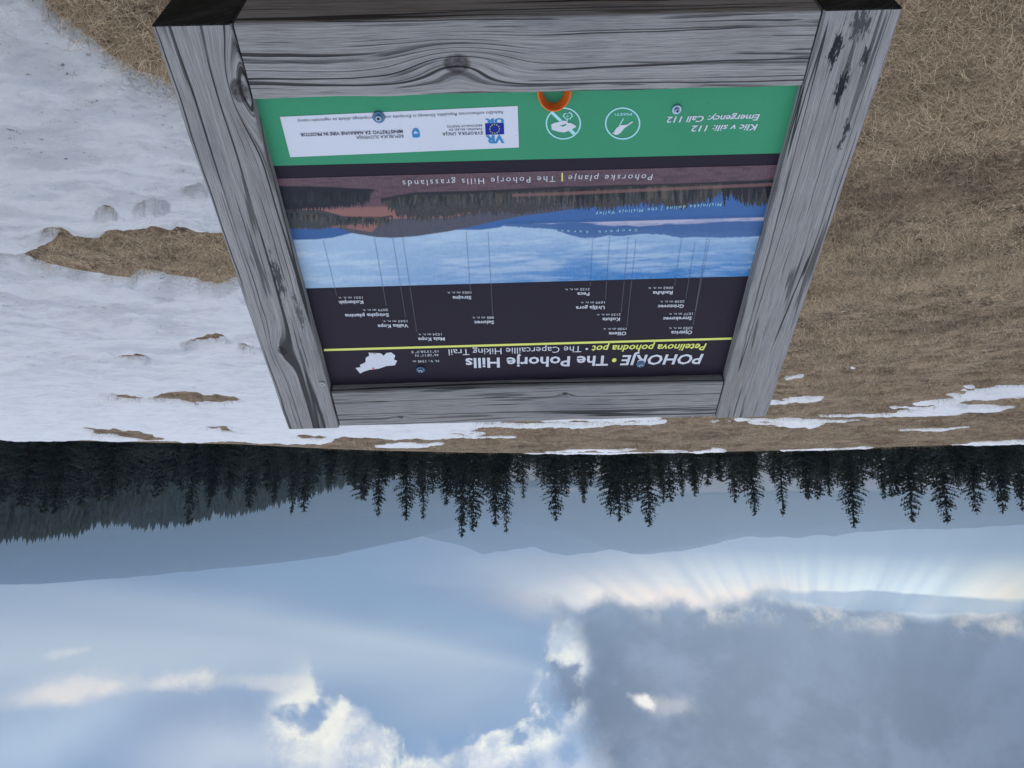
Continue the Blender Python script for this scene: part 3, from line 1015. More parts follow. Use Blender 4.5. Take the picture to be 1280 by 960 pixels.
# local beam axes: side posts run along the slope (x = d2, y = -d1)
def side_mat(u):   # u = outer/inner start so that y runs towards lower u
    return frame_mat(u, 0, 0, d2, -d1, nrm)


W_LEFT = material('weathered_wood_a', m_wood(3.0, [(.085, .088, .018), (.56, .036, .012)], [(.40, .066, .06, .010, .8), (.47, .085, .05, .008, .6)], 1.0, 1.5, 230.0, .8))
W_RIGHT = material('weathered_wood_b', m_wood(8.3, [], [(.10, .05, .035, .010, 1), (.05, .028, .03, .010, 1), (.17, .075, .03, .006, .9), (.02, .05, .025, .02, .8), (.06, .07, .02, .007, .9)], 1.0, .35, 330.0, .45))
W_NEAR = material('weathered_wood_c', m_wood(14.2, [(.465, .056, .0195)], [], 1.0, 1.4, 210.0, 1.0))
W_FAR = material('weathered_wood_d', m_wood(21.7, [(.3, .02, .006), (.62, .075, .006)], [], .92, 1.0, 260.0, .6))
beam('side_beam', SL, .0995, TH, W_LEFT, side_mat(SW), sign, 1, label='side beam with a dark knot near its lower end and long cracks')
beam('side_beam', SL, .0995, TH, W_RIGHT, side_mat(.0995), sign, 2, label='side beam with straight fine grain and black mildew spots')


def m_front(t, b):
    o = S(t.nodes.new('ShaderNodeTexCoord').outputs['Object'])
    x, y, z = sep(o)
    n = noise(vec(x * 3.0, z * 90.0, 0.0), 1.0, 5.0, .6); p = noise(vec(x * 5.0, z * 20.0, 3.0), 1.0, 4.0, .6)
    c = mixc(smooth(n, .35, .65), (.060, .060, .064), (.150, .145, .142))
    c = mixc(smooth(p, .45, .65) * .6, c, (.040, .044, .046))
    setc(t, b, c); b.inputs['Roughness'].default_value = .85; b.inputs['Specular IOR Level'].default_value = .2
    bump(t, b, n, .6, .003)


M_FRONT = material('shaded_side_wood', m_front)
RL = SW - 2 * .0995 - .003
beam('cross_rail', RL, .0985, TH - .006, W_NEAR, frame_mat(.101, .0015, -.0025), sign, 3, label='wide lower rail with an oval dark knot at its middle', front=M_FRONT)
beam('cross_rail', RL, .099, TH - .006, W_FAR, frame_mat(.101, SL - .1008, -.0025), sign, 4, label='upper rail with fine horizontal cracks')

# posts standing in the ground under the side beams
W_POST = material('weathered_wood_e', m_wood(31.0, [], [], .8, 1.0, 150.0))
for u_ in (.05, SW - .05):
    for v_ in (.20, .60):
        p = ORG + d1 * u_ + d2 * v_ + nrm * (-TH + .004)
        top = p[2] - .035
        g_ = float(ground_z(p[0], p[1])) - .35
        Lp = top - g_
        m_ = Matrix(((0, 1, 0, p[0] - .045), (0, 0, 1, p[1] + .045), (1, 0, 0, g_), (0, 0, 0, 1)))
        beam('post', Lp, .09, .09, W_POST, m_, sign, 5 + u_)

# printed board
LT = (.72, .80, 1.02)                         # daylight on the board, to turn seen colours into true print colours


def pr(r, g, b_, k=1.0):
    c_ = lin(r, g, b_)
    return tuple(min(.85, c_[i] / LT[i] * k) for i in range(3))


def m_print(c_, rough=.5, spec=.14):
    def f(t, b):
        o = S(t.nodes.new('ShaderNodeTexCoord').outputs['Object'])
        n = noise(o, 9.0, 4.0, .6); d = noise(o, 260.0, 2.0, .5)
        c2 = mixc(smooth(n, .35, .7) * .14, c_, tuple(v * .72 + .01 for v in c_))
        c2 = mixc(smooth(d, .73, .77) * .5, c2, (.05, .045, .04))
        setc(t, b, c2)
        t.links.new((n * .2 + (rough - .1)).s, b.inputs['Roughness'])
        b.inputs['Specular IOR Level'].default_value = spec
    return f


P_NAVY = material('print_navy', m_print(pr(31, 27, 44)))
P_GREEN = material('print_green', m_print(pr(52, 132, 108)))
P_WHITE = material('print_white', m_print((.66, .68, .74), .5))
P_TEXT = material('print_text_white', m_print((.66, .68, .72), .5))
P_LIME = material('print_lime', m_print(pr(196, 208, 120), .5))
P_DARK = material('print_ink', m_print((.02, .022, .045), .5))
P_CYAN = material('print_pale_blue', m_print(pr(150, 205, 232), .5))
P_BLUE = material('print_blue', m_print(pr(52, 122, 188), .5))
P_EU = material('print_deep_blue', m_print(pr(18, 40, 140), .5))
P_YEL = material('print_yellow', m_print(pr(210, 200, 90), .5))
P_DOT = material('print_dots', m_print(pr(42, 60, 110), .5))
P_DOTW = material('print_dots_light', m_print(pr(120, 125, 155), .5))
P_RED = material('print_red', m_print(pr(205, 60, 80), .5))


def sheet(name, poly, z, mat, parent, px=True, thick=.0):
    pts = [uv(*p) for p in poly] if px else poly
    area = sum(pts[i][0] * pts[(i + 1) % len(pts)][1] - pts[(i + 1) % len(pts)][0] * pts[i][1] for i in range(len(pts)))
    if area < 0: pts = pts[::-1]
    me = bpy.data.meshes.new(name)
    bmx = bmesh.new()
    f = bmx.faces.new([bmx.verts.new((p[0], p[1], REC + z)) for p in pts])
    if len(pts) > 4: bmesh.ops.triangulate(bmx, faces=[f])
    bmx.to_mesh(me); bmx.free(); me.materials.append(mat)
    return link(name, me, parent, BM if parent.name in PINV else None)


u0, u1, v0, v1 = .0985, .8465, .0975, .678
me = bpy.data.meshes.new('panel')
bmx = bmesh.new(); bmesh.ops.create_cube(bmx, size=1.0)
for v in bmx.verts:
    v.co = Vector((u0 if v.co.x < 0 else u1, v0 if v.co.y < 0 else v1, REC if v.co.z > 0 else REC - .006))
bmx.to_mesh(me); bmx.free(); me.materials.append(P_NAVY)
panel = link('panel', me, sign, BM); panel['label'] = 'dark printed board with summit names, a panorama photograph and a green strip'
ve = lambda x, y: uv(x, y)[1]
gl, gr = uv(346, 207), uv(973, 191.4)
sheet('green_band', [(u0, v0), (u1, v0), (u1, gl[1] + .0), (u0, gr[1] + (gl[1] - gr[1]) * .02)], .0005, P_GREEN, sign, px=False)
o = sheet('sticker', [(350, 145.6), (647, 132), (648.7, 183.8), (363, 196)], .0011, P_WHITE, sign)
o['label'] = 'white strip with sponsor logos and text'
sheet('divider_line', [(914.5, 421.6), (405, 436), (405, 438.6), (914.5, 424.2)], .0006, P_LIME, sign)

# panorama photograph, printed: a fine grid carrying the picture's colours
NX, NY = 760, 190
pl0, pl1 = uv(349, 223)[1], uv(387, 360)[1]
pr0, pr1 = uv(969, 206)[1], uv(932.5, 345)[1]
U, T = np.meshgrid(np.linspace(u0, u1, NX), np.linspace(0, 1, NY), indexing='ij')
sfr = (U - u0) / (u1 - u0)
Vv = (pr0 + (pl0 - pr0) * sfr) * (1 - T) + (pr1 + (pl1 - pr1) * sfr) * T
# photo position of every grid point of the print (for laying out its motif)
PW = ORG[None, None, :] + U[..., None] * d1 + Vv[..., None] * d2 + nrm * REC
PX, PY = to_px(PW[..., 0], PW[..., 1], PW[..., 2])
PY = PY + (PX - 349) * (17.0 / 620)           # straighten the tilt: motif y as seen at the left end
f1 = fbm(PX * .35, PY * .35, 4); f2 = fbm(PX * .06, PY * .4, 4); f3 = fbm(PX * 1.1, PY * .25, 3)
def C3(r, g, b_): return np.array(pr(r, g, b_))
def lay(img, m, col_, k=1.0):
    m = (np.clip(m, 0, 1) * k)[..., None]; return img * (1 - m) + np.asarray(col_) * m
def step(a, w=1.0): return np.clip(a / w + .5, 0, 1)
def fx(pts):
    xs, ys = zip(*pts); ys = [yy + (xx - 349) * (17.0 / 620) for xx, yy in pts]; return np.interp(PX, xs, ys)
spk = (np.abs((PX * .32 + 2.2 * fbm(PX * .2, PX * 0, 2)) % 1 - .5) * 2)     # conifer spires
spk2 = (np.abs((PX * .19 + 3 * fbm(PX * .11, PX * 0 + 4, 2)) % 1 - .5) * 2)
img = np.zeros(PX.shape + (3,)) + C3(142, 172, 214)
sky_t = (PY - 298) / 66
img = lay(img, np.clip(sky_t * 1.1 + (f2 - .5) * .45, 0, 1) * np.clip((PX - 380) / 330, .15, 1), C3(52, 112, 184))
fs = fbm(PX * .018 + PY * .02, PY * .16, 6, .6)
img = lay(img, np.clip((fs - .48) * 5, 0, 1) * np.clip(1.25 - np.abs(sky_t - .45) * 1.2, 0, 1), C3(176, 198, 228), .45)
img = lay(img, np.clip((f3 - .62) * 6, 0, 1) * step(sky_t - .5, .5), C3(120, 165, 220), .3)
# Karawanken, cloud sea, valley on the right
kar = fx([(600, 278), (640, 283), (690, 286), (710, 293), (728, 297), (744, 297), (760, 294), (775, 295), (800, 292), (830, 293), (850, 297), (870, 296), (905, 297), (970, 294)])
img = lay(img, step(kar + (f1 - .5) * 2 - PY), C3(64, 98, 156))
img = lay(img, step(kar - 5 + (f2 - .5) * 8 - PY, 4), C3(52, 88, 150), .7)
cl = fx([(600, 276), (690, 279), (720, 277), (760, 281), (800, 282), (850, 279), (900, 277), (970, 275)])
img = lay(img, step(cl + (f2 - .5) * 4 - PY, 2), C3(158, 162, 198))
img = lay(img, np.clip((f2 - .5) * 5, 0, 1) * step(cl - PY), C3(110, 128, 178), .6)
val = fx([(600, 268), (700, 262), (760, 260), (830, 259), (880, 257), (970, 254)])
img = lay(img, step(val + (f2 - .5) * 3 - PY, 2), C3(58, 98, 165))
img = lay(img, np.clip((f2 - .55) * 6, 0, 1) * step(val - PY), C3(110, 140, 190), .5)
# blue hills left
img = lay(img, step(fx([(340, 300), (395, 299), (415, 297), (440, 291), (460, 285)]) - PY), C3(48, 86, 150))
img = lay(img, step(fx([(550, 270), (570, 287), (600, 287), (625, 284), (640, 276)]) - PY) * (PX > 560), C3(52, 92, 158))
# grey hill
hillp = fx([(340, 240), (420, 284), (440, 291), (470, 296), (490, 297), (520, 295), (560, 289), (590, 283), (620, 276), (650, 270), (690, 265), (730, 259), (770, 248), (800, 240)])
img = lay(img, step(hillp - PY), C3(72, 76, 96))
img = lay(img, step(hillp - PY) * np.clip((f1 - .45) * 4, 0, 1), C3(60, 66, 84), .6)
# grassland
gr_ = fx([(340, 285), (430, 284), (465, 290), (480, 274), (500, 273), (560, 272), (580, 268), (620, 258), (700, 240), (970, 226)])
img = lay(img, step(gr_ - PY), C3(124, 92, 96))
gb_ = fx([(340, 262), (480, 258), (520, 248), (600, 243), (700, 240), (970, 228)])
img = lay(img, step(gb_ - PY, 3), C3(84, 68, 84))
img = lay(img, np.clip((f2 - .5) * 5, 0, 1) * step(gb_ - PY), C3(62, 52, 70), .7)
img = lay(img, np.clip((f3 - .55) * 5, 0, 1) * step(gb_ - PY), C3(110, 86, 98), .4)
# forests
tr = fx([(340, 286), (400, 287), (430, 281), (476, 279), (492, 268)]) + spk * 3.5 - 2.5
trb = fx([(340, 262), (400, 262), (430, 270), (476, 271), (492, 268)])
img = lay(img, step(tr - PY) * step(PY - trb) * (PX < 492), C3(56, 60, 70))
tr = fx([(474, 246), (500, 266), (520, 270), (560, 268), (600, 262), (650, 262), (700, 256), (720, 262), (760, 264), (800, 258), (850, 262), (880, 255), (900, 246), (915, 240), (930, 258), (970, 258)]) + spk2 * 7 - 7 * (PX > 700) + spk * 2
trb = fx([(474, 248), (520, 240), (600, 238), (700, 233), (850, 229), (970, 224)])
m_ = step(tr - PY) * step(PY - trb) * (PX > 476)
img = lay(img, m_, C3(58, 60, 68)); img = lay(img, m_ * np.clip((f3 - .45) * 5, 0, 1), C3(34, 38, 50), .8)
img = lay(img, m_ * np.clip((f3 - .6) * 6, 0, 1), C3(96, 84, 80), .5)
img = lay(img, m_ * step(trb + 4 - PY, 2), C3(26, 30, 42), .8)
dk = fx([(340, 262), (400, 260), (440, 256), (455, 249), (468, 236)]) + spk * 5 - 3 + spk2 * 3
img = lay(img, step(dk - PY) * step(PY - fx([(340, 232), (400, 233), (464, 236)]))* (PX < 470), C3(24, 28, 44))
def conifers(n, xa, xb, base, hgt, wid, cols, seed):
    global img
    rs = np.random.default_rng(seed); K = 17.0 / 620
    items = sorted(((rs.uniform(xa, xb), rs.uniform(0, 1)) for _ in range(n)), key=lambda q: -q[1])
    bx, by = zip(*base)
    for (cx, q) in items:
        yb = np.interp(cx, bx, by) + (cx - 349) * K + q * 6; h = rs.uniform(*hgt); w = rs.uniform(*wid)
        i0, i1 = np.searchsorted(-PX[:, NY // 2], [-(cx + w + 8), -(cx - w - 8)])
        i0, i1 = max(0, i0 - 4), min(NX, i1 + 4)
        X_, Y_ = PX[i0:i1], PY[i0:i1]
        t_ = (Y_ - yb) / h
        hw = w * (1 - t_) * (.75 + .35 * np.abs(((t_ * 5 + cx) % 1) - .5) * 2)
        m = (t_ > 0) & (t_ < 1) & (np.abs(X_ - cx) < hw)
        c_ = C3(*cols[int(rs.integers(len(cols)))]) * rs.uniform(.8, 1.25)
        sub = img[i0:i1]; sub[m] = c_ * (.7 + .5 * t_[m][:, None])
DK = [(22, 26, 40), (28, 32, 46), (34, 38, 50)]; MD = [(44, 50, 58), (58, 62, 66), (36, 42, 52), (74, 72, 74)]
conifers(130, 352, 490, [(350, 264), (400, 265), (430, 270), (480, 270), (492, 268)], (7, 13), (1.2, 2.2), MD, 3)
conifers(160, 350, 462, [(350, 236), (400, 237), (450, 238), (462, 236)], (12, 19), (1.5, 2.6), DK, 4)
conifers(420, 490, 960, [(490, 246), (520, 243), (600, 240), (700, 237), (850, 231), (960, 226)], (9, 17), (1.5, 3.0), MD, 5)
conifers(70, 700, 890, [(700, 234), (850, 230), (890, 229)], (16, 27), (2.6, 4.4), DK + MD, 6)
conifers(26, 905, 960, [(905, 228), (960, 225)], (18, 30), (3, 5), DK, 7)
img = lay(img, step(2.0 - np.abs(PY - gb_ - 2)) * (PX > 640), C3(128, 96, 104), .5)
img *= (.92 + .16 * f1)[..., None]
pv = np.stack([U, Vv, np.full(U.shape, REC + .0006)], -1).reshape(-1, 3)


def m_photo(t, b):
    a = t.nodes.new('ShaderNodeAttribute'); a.attribute_name = 'col'
    t.links.new(a.outputs['Color'], b.inputs['Base Color'])
    b.inputs['Roughness'].default_value = .42; b.inputs['Specular IOR Level'].default_value = .22


M_PHOTO = material('printed_photograph', m_photo)
o = link('panorama_print', mesh_np('panorama_print', pv, grid_faces(NX, NY)[:, ::-1], [M_PHOTO], False, img.reshape(-1, 3).astype(np.float32)), sign, BM)
o['label'] = 'printed panorama of grassland, spruce woods and blue mountains'

# lettering -------------------------------------------------------
def text(s, pL, pR, hpx, mat, bold=0.0, shear=0.0, z=.0012, name='lettering', space=1.0, pos=None):
    """lettering whose baseline runs pL -> pR (seen positions) with capitals hpx tall"""
    L0 = np.array(uv(*pL)); R0 = np.array(uv(*pR))
    mx, my = (pL[0] + pR[0]) / 2, (pL[1] + pR[1]) / 2
    hh = np.linalg.norm(np.array(uv(mx, my + hpx)) - np.array(uv(mx, my)))
    cu = bpy.data.curves.new('t', 'FONT'); cu.body = s; cu.size = 1.0; cu.offset = bold; cu.shear = shear
    cu.space_character = space; cu.resolution_u = 2
    ob = bpy.data.objects.new('t', cu); COL.objects.link(ob)
    dg = bpy.context.evaluated_depsgraph_get(); dg.update()
    me = bpy.data.meshes.new_from_object(ob.evaluated_get(dg))
    bpy.data.objects.remove(ob)
    n = len(me.vertices); co = np.zeros(n * 3); me.vertices.foreach_get('co', co); co = co.reshape(-1, 3)
    xmin, xmax = co[:, 0].min(), co[:, 0].max()
    Wd = np.linalg.norm(R0 - L0); ex = (R0 - L0) / Wd; ey = np.array([-ex[1], ex[0]])
    cap = .729
    X = (co[:, 0] - xmin) / (xmax - xmin) * Wd; Y = co[:, 1] / cap * hh
    out = np.stack([L0[0] + ex[0] * X + ey[0] * Y, L0[1] + ex[1] * X + ey[1] * Y, np.full(n, REC + z)], -1)
    me.vertices.foreach_set('co', out.astype(np.float32).ravel()); me.update()
    me.materials.clear(); me.materials.append(mat)
    return link(name, me, sign, BM)


text('POHORJE', (879.5, 442.2), (776.5, 443.8), 12.5, P_TEXT, .022, .12)
text('•', (771.5, 443.5), (765.5, 443.6), 13, P_LIME, .02)
text('The Pohorje Hills', (761, 444.2), (581.5, 447.5), 12.6, P_TEXT, .022)
text('Petelinova pohodna pot', (883.5, 429), (739.8, 431.6), 8.3, P_LIME, .02, .2)
text('• The Capercaillie Hiking Trail', (735.5, 431.8), (560.5, 436.2), 8, P_TEXT, .0)
LAB = [('Ojstrica', 865.5, 412.8, 839, '2350 m n. v.', 866, 408, 836), ('Smrekovec', 865, 395.2, 829, '1577 m n. v.', 866, 390.2, 836),
       ('Grintovec', 855, 380, 822.5, '2558 m n. v.', 855.7, 374.9, 825), ('Raduha', 841, 363.2, 816, '2062 m n. v.', 842, 357.8, 810),
       ('Olševa', 783, 414.2, 761, '1930 m n. v.', 783, 409, 753.7), ('Košuta', 775, 396.4, 753, '2133 m n. v.', 776, 391.2, 745.8),
       ('Uršlja gora', 756, 381.7, 719.8, '1699 m n. v.', 756, 376, 725.6), ('Peca', 736.9, 364.8, 721.6, '2125 m n. v.', 737.2, 359.6, 706),
       ('Selovec', 617.4, 400.2, 592.8, '885 m n. v.', 617.2, 395, 590), ('Strojna', 589, 369.4, 565.6, '1055 m n. v.', 589, 363.6, 558.6),
       ('Mala Kopa', 555.8, 421, 522.5, '1524 m n. v.', 551.8, 415.9, 522.5), ('Velika Kopa', 510, 404.5, 472, '1543 m n. v.', 509, 399.4, 478),
       ('Svinjska planina', 486, 391, 431, '2079 m n. v.', 485, 385.3, 453), ('Košenjak', 453.8, 375, 422.7, '1521 m n. v.', 453, 370, 422.7)]
for (s1, xa, yb, xb, s2, xc, yd, xe) in LAB:
    k = .022
    text(s1, (xa, yb), (xb, yb + (xa - xb) * k), 4.4, P_TEXT, .02)
    text(s2, (xc, yd), (xe, yd + (xc - xe) * k), 3.0, P_TEXT, .0)
text('N. V.: 1345 m', (548.5, 449.2), (516, 450), 3.0, P_TEXT)
text('46°28\'11" N', (548.5, 441.8), (519, 442.6), 2.9, P_TEXT)
text('15°13\'58.3" E', (547.8, 437.2), (513.8, 438.2), 2.9, P_TEXT)
text('Klic v sili: 112', (947.3, 154.8), (865, 156.6), 7.6, P_WHITE, .018, .2)
text('Emergency: Call 112', (950, 142.4), (834, 145.6), 7.6, P_WHITE, .018, .2)
text('REPUBLIKA SLOVENIJA', (504, 167.4), (445, 169.6), 4.2, P_DARK, .0, z=.0016)
text('MINISTRSTVO ZA NARAVNE VIRE IN PROSTOR', (503.2, 161.6), (375, 165.8), 4.3, P_DARK, .02, z=.0016)
text('Naložbo sofinancirata Republika Slovenija in Evropska unija iz Evropskega sklada za regionalni razvoj', (629, 138), (371.7, 149.0), 4.0, P_DARK, -.004, .2, z=.0016)
text('EVROPSKA UNIJA', (603, 163.6), (553, 165.3), 4.0, P_DARK, .015, z=.0016, space=1.2)
text('EVROPSKI SKLAD ZA', (602.6, 159.2), (561, 160.6), 2.6, P_DARK, .01, z=.0016, space=1.15)
text('REGIONALNI RAZVOJ', (602.4, 155.0), (559, 156.6), 2.6, P_DARK, .01, z=.0016, space=1.15)
text('Pohorske planje', (816, 217.2), (710.5, 218.8), 7.6, P_TEXT, -.004, .1, space=1.3)
text('|', (703.5, 218.2), (701.8, 218.3), 8, P_LIME, .02)
text('The Pohorje Hills grasslands', (694, 219.4), (503, 225.2), 7.6, P_TEXT, -.004, space=1.3)
text('Mislinjska dolina | the Mislinja Valley', (902, 252.6), (744.5, 264.6), 4.4, P_CYAN, -.004, .1, space=1.4)
for i, ch in enumerate('Geopark Karavanke'):
    if ch == ' ': continue
    k = i / 16; x = 796.6 - 123 * k; y = 285.4 + 2.6 * math.sin(k * 3.1) - k * 1.0
    text(ch, (x, y), (x - 3.1, y + .1), 3.6, P_CYAN, -.004)
# VR / UR letters around the flag
sheet('flag', [(606.2, 153.6), (629.8, 152.8), (630.2, 167.2), (607, 168)], .0015, P_EU, sign)
text('VR', (630.3, 168.6), (606.8, 169.4), 9.6, P_BLUE, .05, z=.0016)
text('UR', (629.6, 147.6), (606, 148.4), 5.4, P_BLUE, .05, z=.0016)
fc = np.array(uv(618.3, 160.4)); ST_V = []; ST_F = []
for i in range(12):
    a = i * math.pi / 6; cx, cy = fc[0] + .0068 * math.cos(a), fc[1] + .0068 * math.sin(a)
    n0 = len(ST_V)
    for j in range(10):
        rr = .0012 if j % 2 == 0 else .0005
        ST_V.append((cx + rr * math.sin(j * math.pi / 5), cy + rr * math.cos(j * math.pi / 5), REC + .0019))
    ST_V.append((cx, cy, REC + .0019))
    for j in range(10): ST_F.append((n0 + (j + 1) % 10, n0 + j, n0 + 10))
link('flag_stars', mesh_np('flag_stars', ST_V, ST_F, [P_YEL]), sign, BM)
# ministry emblem
sheet('emblem', [(515.5, 170.5), (515, 164), (516.5, 160.8), (519.5, 159.2), (522.5, 160.4), (524.4, 163), (524.8, 166.5), (525.2, 170), (522, 171.4), (518, 171.6)], .0015, P_BLUE, sign)
sheet('emblem', [(516.8, 165.8), (519.4, 162.8), (520.2, 163.6), (523.2, 165.4), (521.6, 166), (518.4, 166.2)], .0018, P_WHITE, sign)


def ring_px(name, cx, cy, rx, ry, w, mat, z=.0011, n=56):
    V = []; F = []
    for i in range(n):
        a = 2 * math.pi * i / n
        for q in (1 + w / 2, 1 - w / 2):
            p = uv(cx + rx * q * math.cos(a), cy + ry * q * math.sin(a)); V.append((p[0], p[1], REC + z))
    for i in range(n):
        a, b_ = 2 * i, 2 * ((i + 1) % n); F.append((a, a + 1, b_ + 1, b_))
    me = mesh_np(name, V, F, [mat]); return link(name, me, sign, BM)


ring_px('pictogram_ring', 704.1, 153.8, 21.2, 19.3, .085, P_CYAN)
ring_px('pictogram_ring', 778.2, 153.9, 21.2, 19.3, .085, P_CYAN)
q8 = lambda L, ox=660, oy=105, s=8.0: [(ox + a / s, oy + b / s) for a, b in L]
sheet('slash', q8([(222, 285), (255, 278), (478, 487), (450, 508)]), .0008, P_CYAN, sign)
sheet('hand_pictogram', q8([(232, 400), (262, 384), (320, 372), (358, 362), (392, 366), (396, 384), (430, 388), (452, 396), (446, 404), (474, 410), (482, 424),
                            (440, 448), (400, 466), (360, 480), (300, 472), (236, 452)]), .0013, P_TEXT, sign)
sheet('hand_pictogram', q8([(318, 412), (352, 404), (384, 392), (378, 408), (352, 422)]), .0016, P_GREEN, sign)
fl_ = q8([(346, 318), (358, 292), (380, 282), (392, 296), (412, 272), (440, 290), (448, 322), (430, 334), (424, 350), (396, 344), (380, 354), (366, 336)])
fc_ = [(sum(p[0] for p in fl_) / 12 + (p[0] - sum(q[0] for q in fl_) / 12) * .74, sum(p[1] for p in fl_) / 12 + (p[1] - sum(q[1] for q in fl_) / 12) * .74) for p in fl_]
sheet('flower_pictogram', fl_, .0013, P_CYAN, sign); sheet('flower_pictogram', fc_, .0016, P_GREEN, sign)
sheet('flower_pictogram', q8([(388, 345), (400, 345), (392, 372), (384, 372)]), .0016, P_CYAN, sign)
sheet('flower_pictogram', q8([(386, 318), (396, 306), (404, 318), (394, 326)]), .0019, P_CYAN, sign)
sheet('bird_pictogram', q8([(838, 490), (862, 484), (866, 462), (884, 436), (918, 410), (950, 404), (990, 402), (1040, 368), (1050, 376), (996, 414), (960, 440), (930, 478),
                            (900, 502), (872, 504), (858, 496)]), .0013, P_TEXT, sign)
sheet('bird_pictogram', q8([(903, 416), (950, 336), (958, 340), (922, 404)]), .0016, P_CYAN, sign)
text('PSSST!', (660 + 1040 / 8, 105 + 284 / 8), (660 + 868 / 8, 105 + 287 / 8), 3.2, P_CYAN, .015)
# outline map of the country with a red dot
q3 = lambda L: [(380 + a / 4.267, 340 + b / 4.267) for a, b in L]
sheet('map_outline', q3([(275, 510), (300, 540), (318, 530), (350, 520), (400, 514), (440, 500), (485, 496), (497, 472), (480, 465), (487, 444), (465, 427),
                         (440, 430), (425, 445), (410, 432), (390, 430), (380, 440), (345, 428), (348, 445), (330, 455), (328, 480), (298, 494), (302, 506)]), .0008, P_TEXT, sign)
rc = uv(380 + 370 / 4.267, 340 + 512 / 4.267)
sheet('map_dot', [(rc[0] + .0022 * math.cos(a * .785), rc[1] + .0022 * math.sin(a * .785)) for a in range(8)], .0012, P_RED, sign, px=False)
# dotted pointer lines
DL = [((404, 299.7), (421, 369)), ((468, 297), (483, 382)), ((491, 297), (507, 396)), ((503, 294.6), (521, 414.5)), ((582.6, 289), (588, 362)), ((610, 289), (616, 394)),
      ((740.7, 298), (737.6, 357)), ((762, 295.5), (756.6, 374)), ((785.4, 295.5), (776.5, 389)), ((795, 298), (783.5, 407.5)), ((851.8, 298), (843, 356)),
      ((868.6, 302.5), (857, 372.5)), ((883.8, 297), (866.2, 405.6)), ((886.8, 299), (869.2, 388))]
for (pa, pb) in DL:
    a_, b_ = np.array(uv(*pa)), np.array(uv(*pb)); L_ = np.linalg.norm(b_ - a_); n = int(L_ / .0044)
    for part_, rngk, mt in ((0, lambda v: v < ve(660, 353), P_DOT), (1, lambda v: v >= ve(660, 353), P_DOTW)):
        V = []; F = []
        for i in range(n):
            c_ = a_ + (b_ - a_) * (i + .5) / n
            if not rngk(c_[1]): continue
            n0 = len(V); r_ = .00085
            for j in range(6): V.append((c_[0] + r_ * math.cos(j * 1.047), c_[1] + r_ * math.sin(j * 1.047), REC + .0012))
            F.append(tuple(range(n0, n0 + 6)))
        if F:
            me = bpy.data.meshes.new('dotted_line'); me.from_pydata(V, [], F); me.materials.append(mt)
            link('dotted_line', me, sign, BM)

# bolts with blue washers
def m_bolt(t, b):
    o = S(t.nodes.new('ShaderNodeTexCoord').outputs['Object'])
    n = noise(o, 900.0, 3.0, .6)
    setc(t, b, mixc(n, (.25, .33, .42), (.42, .52, .62))); b.inputs['Metallic'].default_value = .75
    b.inputs['Roughness'].default_value = .38


M_BOLT = material('zinc_bolt', m_bolt)
M_WASH = plain('blue_washer', (.07, .17, .27), .45, .4)
M_HOLE = plain('dark_socket', (.02, .025, .03), .7, .2)


def lathe(name, prof, mat, u, v, parent, n=28, z0=0.0):
    V = []; F = []
    for (r_, z_) in prof:
        for i in range(n): V.append((r_ * math.cos(2 * math.pi * i / n), r_ * math.sin(2 * math.pi * i / n), z_))
    for j in range(len(prof) - 1):
        for i in range(n): F.append((j * n + i, j * n + (i + 1) % n, (j + 1) * n + (i + 1) % n, (j + 1) * n + i))
    F2 = F + [tuple(range(n))[::-1], tuple((len(prof) - 1) * n + i for i in range(n))]
    me = bpy.data.meshes.new(name); me.from_pydata(V, [], F2); me.materials.append(mat)
    bmx = bmesh.new(); bmx.from_mesh(me); bmesh.ops.recalc_face_normals(bmx, faces=bmx.faces); bmx.to_mesh(me); bmx.free()
    me.polygons.foreach_set('use_smooth', [True] * len(me.polygons)); me.set_sharp_from_angle(angle=math.radians(40))
    return me


def bolt(px, py, R_, big):
    u_, v_ = uv(px, py)
    w = link('washer', lathe('washer', [(R_, 0), (R_, .0014), (R_ * .93, .0020), (R_ * .55, .0022), (R_ * .5, .0021)], M_WASH if big else M_BOLT, 0, 0, sign), sign,
             BM @ Matrix.Translation((u_, v_, REC + .0014)))
    rb = R_ * .52
    h_ = link('bolt', lathe('bolt', [(rb, 0), (rb, .0022), (rb * .85, .0036), (rb * .5, .0042), (rb * .5, .0030), (rb * .1, .0030)], M_BOLT, 0, 0, sign, 20), w)
    h_.matrix_basis = Matrix.Translation((0, 0, .0021))
    s_ = link('socket', lathe('socket', [(rb * .46, 0), (rb * .46, .0006), (rb * .3, .0007)], M_HOLE, 0, 0, sign, 6), w)
    s_.matrix_basis = Matrix.Translation((0, 0, .0052))


bolt(473.5, 145.5, .0086, True); bolt(845.5, 136, .0070, False); bolt(800.6, 454.2, .0078, True); bolt(525.8, 461, .0078, True)
# pale screw head in the left-hand beam
us, vs = uv(403, 479, 0)
o = link('screw', lathe('screw', [(.0055, 0), (.0055, .0012), (.004, .0024), (.0018, .0026), (.0016, .0012)], plain('dull_screw', (.34, .33, .30), .5, .4, .5), 0, 0, sign, 16), sign,
         BM @ Matrix.Translation((us, vs, .0006)))

# orange plastic ring caught between rail and board
def m_orange(t, b):
    setc(t, b, (.95, .16, .012)); b.inputs['Roughness'].default_value = .4
    b.inputs['Subsurface Weight'].default_value = .1


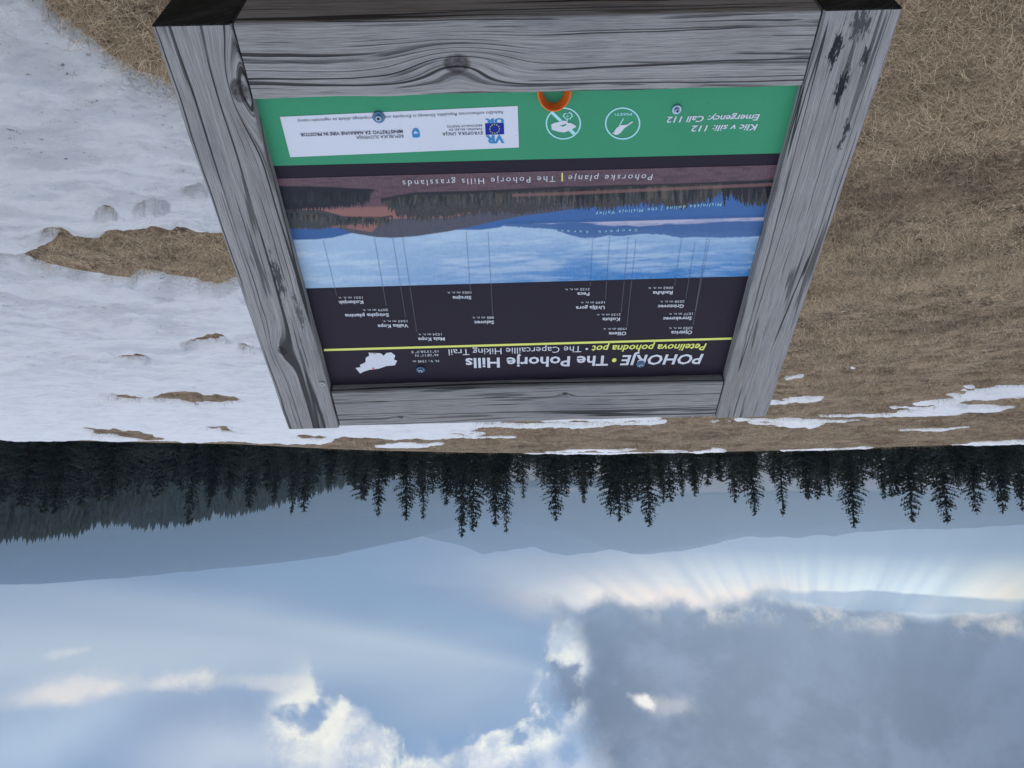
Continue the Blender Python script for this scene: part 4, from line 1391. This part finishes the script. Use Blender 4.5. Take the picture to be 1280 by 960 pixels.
M_OR = material('orange_plastic', m_orange)
ul, ur = uv(672.5, 119, -.006), uv(713.5, 117, -.006)
cu_, w_ = (ul[0] + ur[0]) / 2, abs(ul[0] - ur[0]) / 2
vb = .1015
V = []; F = []; n = 40; secs = [(-.0075, -.009), (-.0050, -.009), (.0009, .0085), (0, .0095), (-.0012, .0085)]
for i in range(n + 1):
    a = math.pi * i / n
    for (dr, dz_) in secs:
        rx_, ry_ = w_ + dr, .0275 + dr
        V.append((cu_ + rx_ * math.cos(a), vb + ry_ * math.sin(a) + (-dz_ * .25), REC + .0102 + dz_))
m = len(secs)
for i in range(n):
    for j in range(m): F.append((i * m + j, i * m + (j + 1) % m, (i + 1) * m + (j + 1) % m, (i + 1) * m + j))
me = bpy.data.meshes.new('orange_ring'); me.from_pydata(V, [], F + [tuple(range(m)), tuple(n * m + j for j in range(m))][:2]); me.materials.append(M_OR)
bmx = bmesh.new(); bmx.from_mesh(me); bmesh.ops.recalc_face_normals(bmx, faces=bmx.faces); bmx.to_mesh(me); bmx.free()
o = link('plastic_ring', me, None, BM)
tag(o, 'thin bright orange plastic ring sticking out between lower rail and green strip', 'ring')

# ------------------------------------------------------------------ haze
def m_haze():
    m = bpy.data.materials.new('haze'); m.use_nodes = True; t = m.node_tree; t.nodes.clear()
    v = t.nodes.new('ShaderNodeVolumePrincipled'); v.inputs['Color'].default_value = (.62, .80, 1.0, 1)
    v.inputs['Density'].default_value = HAZE; v.inputs['Anisotropy'].default_value = 0.80
    oo = t.nodes.new('ShaderNodeOutputMaterial'); t.links.new(v.outputs[0], oo.inputs['Volume'])
    return m


HAZE = .00030
zt = max((o_.matrix_world @ Vector(c_)).z for o_ in COL.objects if o_.type == 'MESH' for c_ in o_.bound_box) + 6
zb = min((o_.matrix_world @ Vector(c_)).z for o_ in COL.objects if o_.type == 'MESH' for c_ in o_.bound_box) - 1
me = bpy.data.meshes.new('haze'); bmx = bmesh.new(); bmesh.ops.create_cube(bmx, size=1.0)
for v in bmx.verts: v.co = Vector((v.co.x * 20200, v.co.y * 20200, zb if v.co.z < 0 else zt))
bmx.to_mesh(me); bmx.free(); me.materials.append(m_haze())
o = link('haze', me); tag(o, 'blue evening haze filling the air over the valley', 'haze', kind='stuff')
print('haze box', zb, zt)
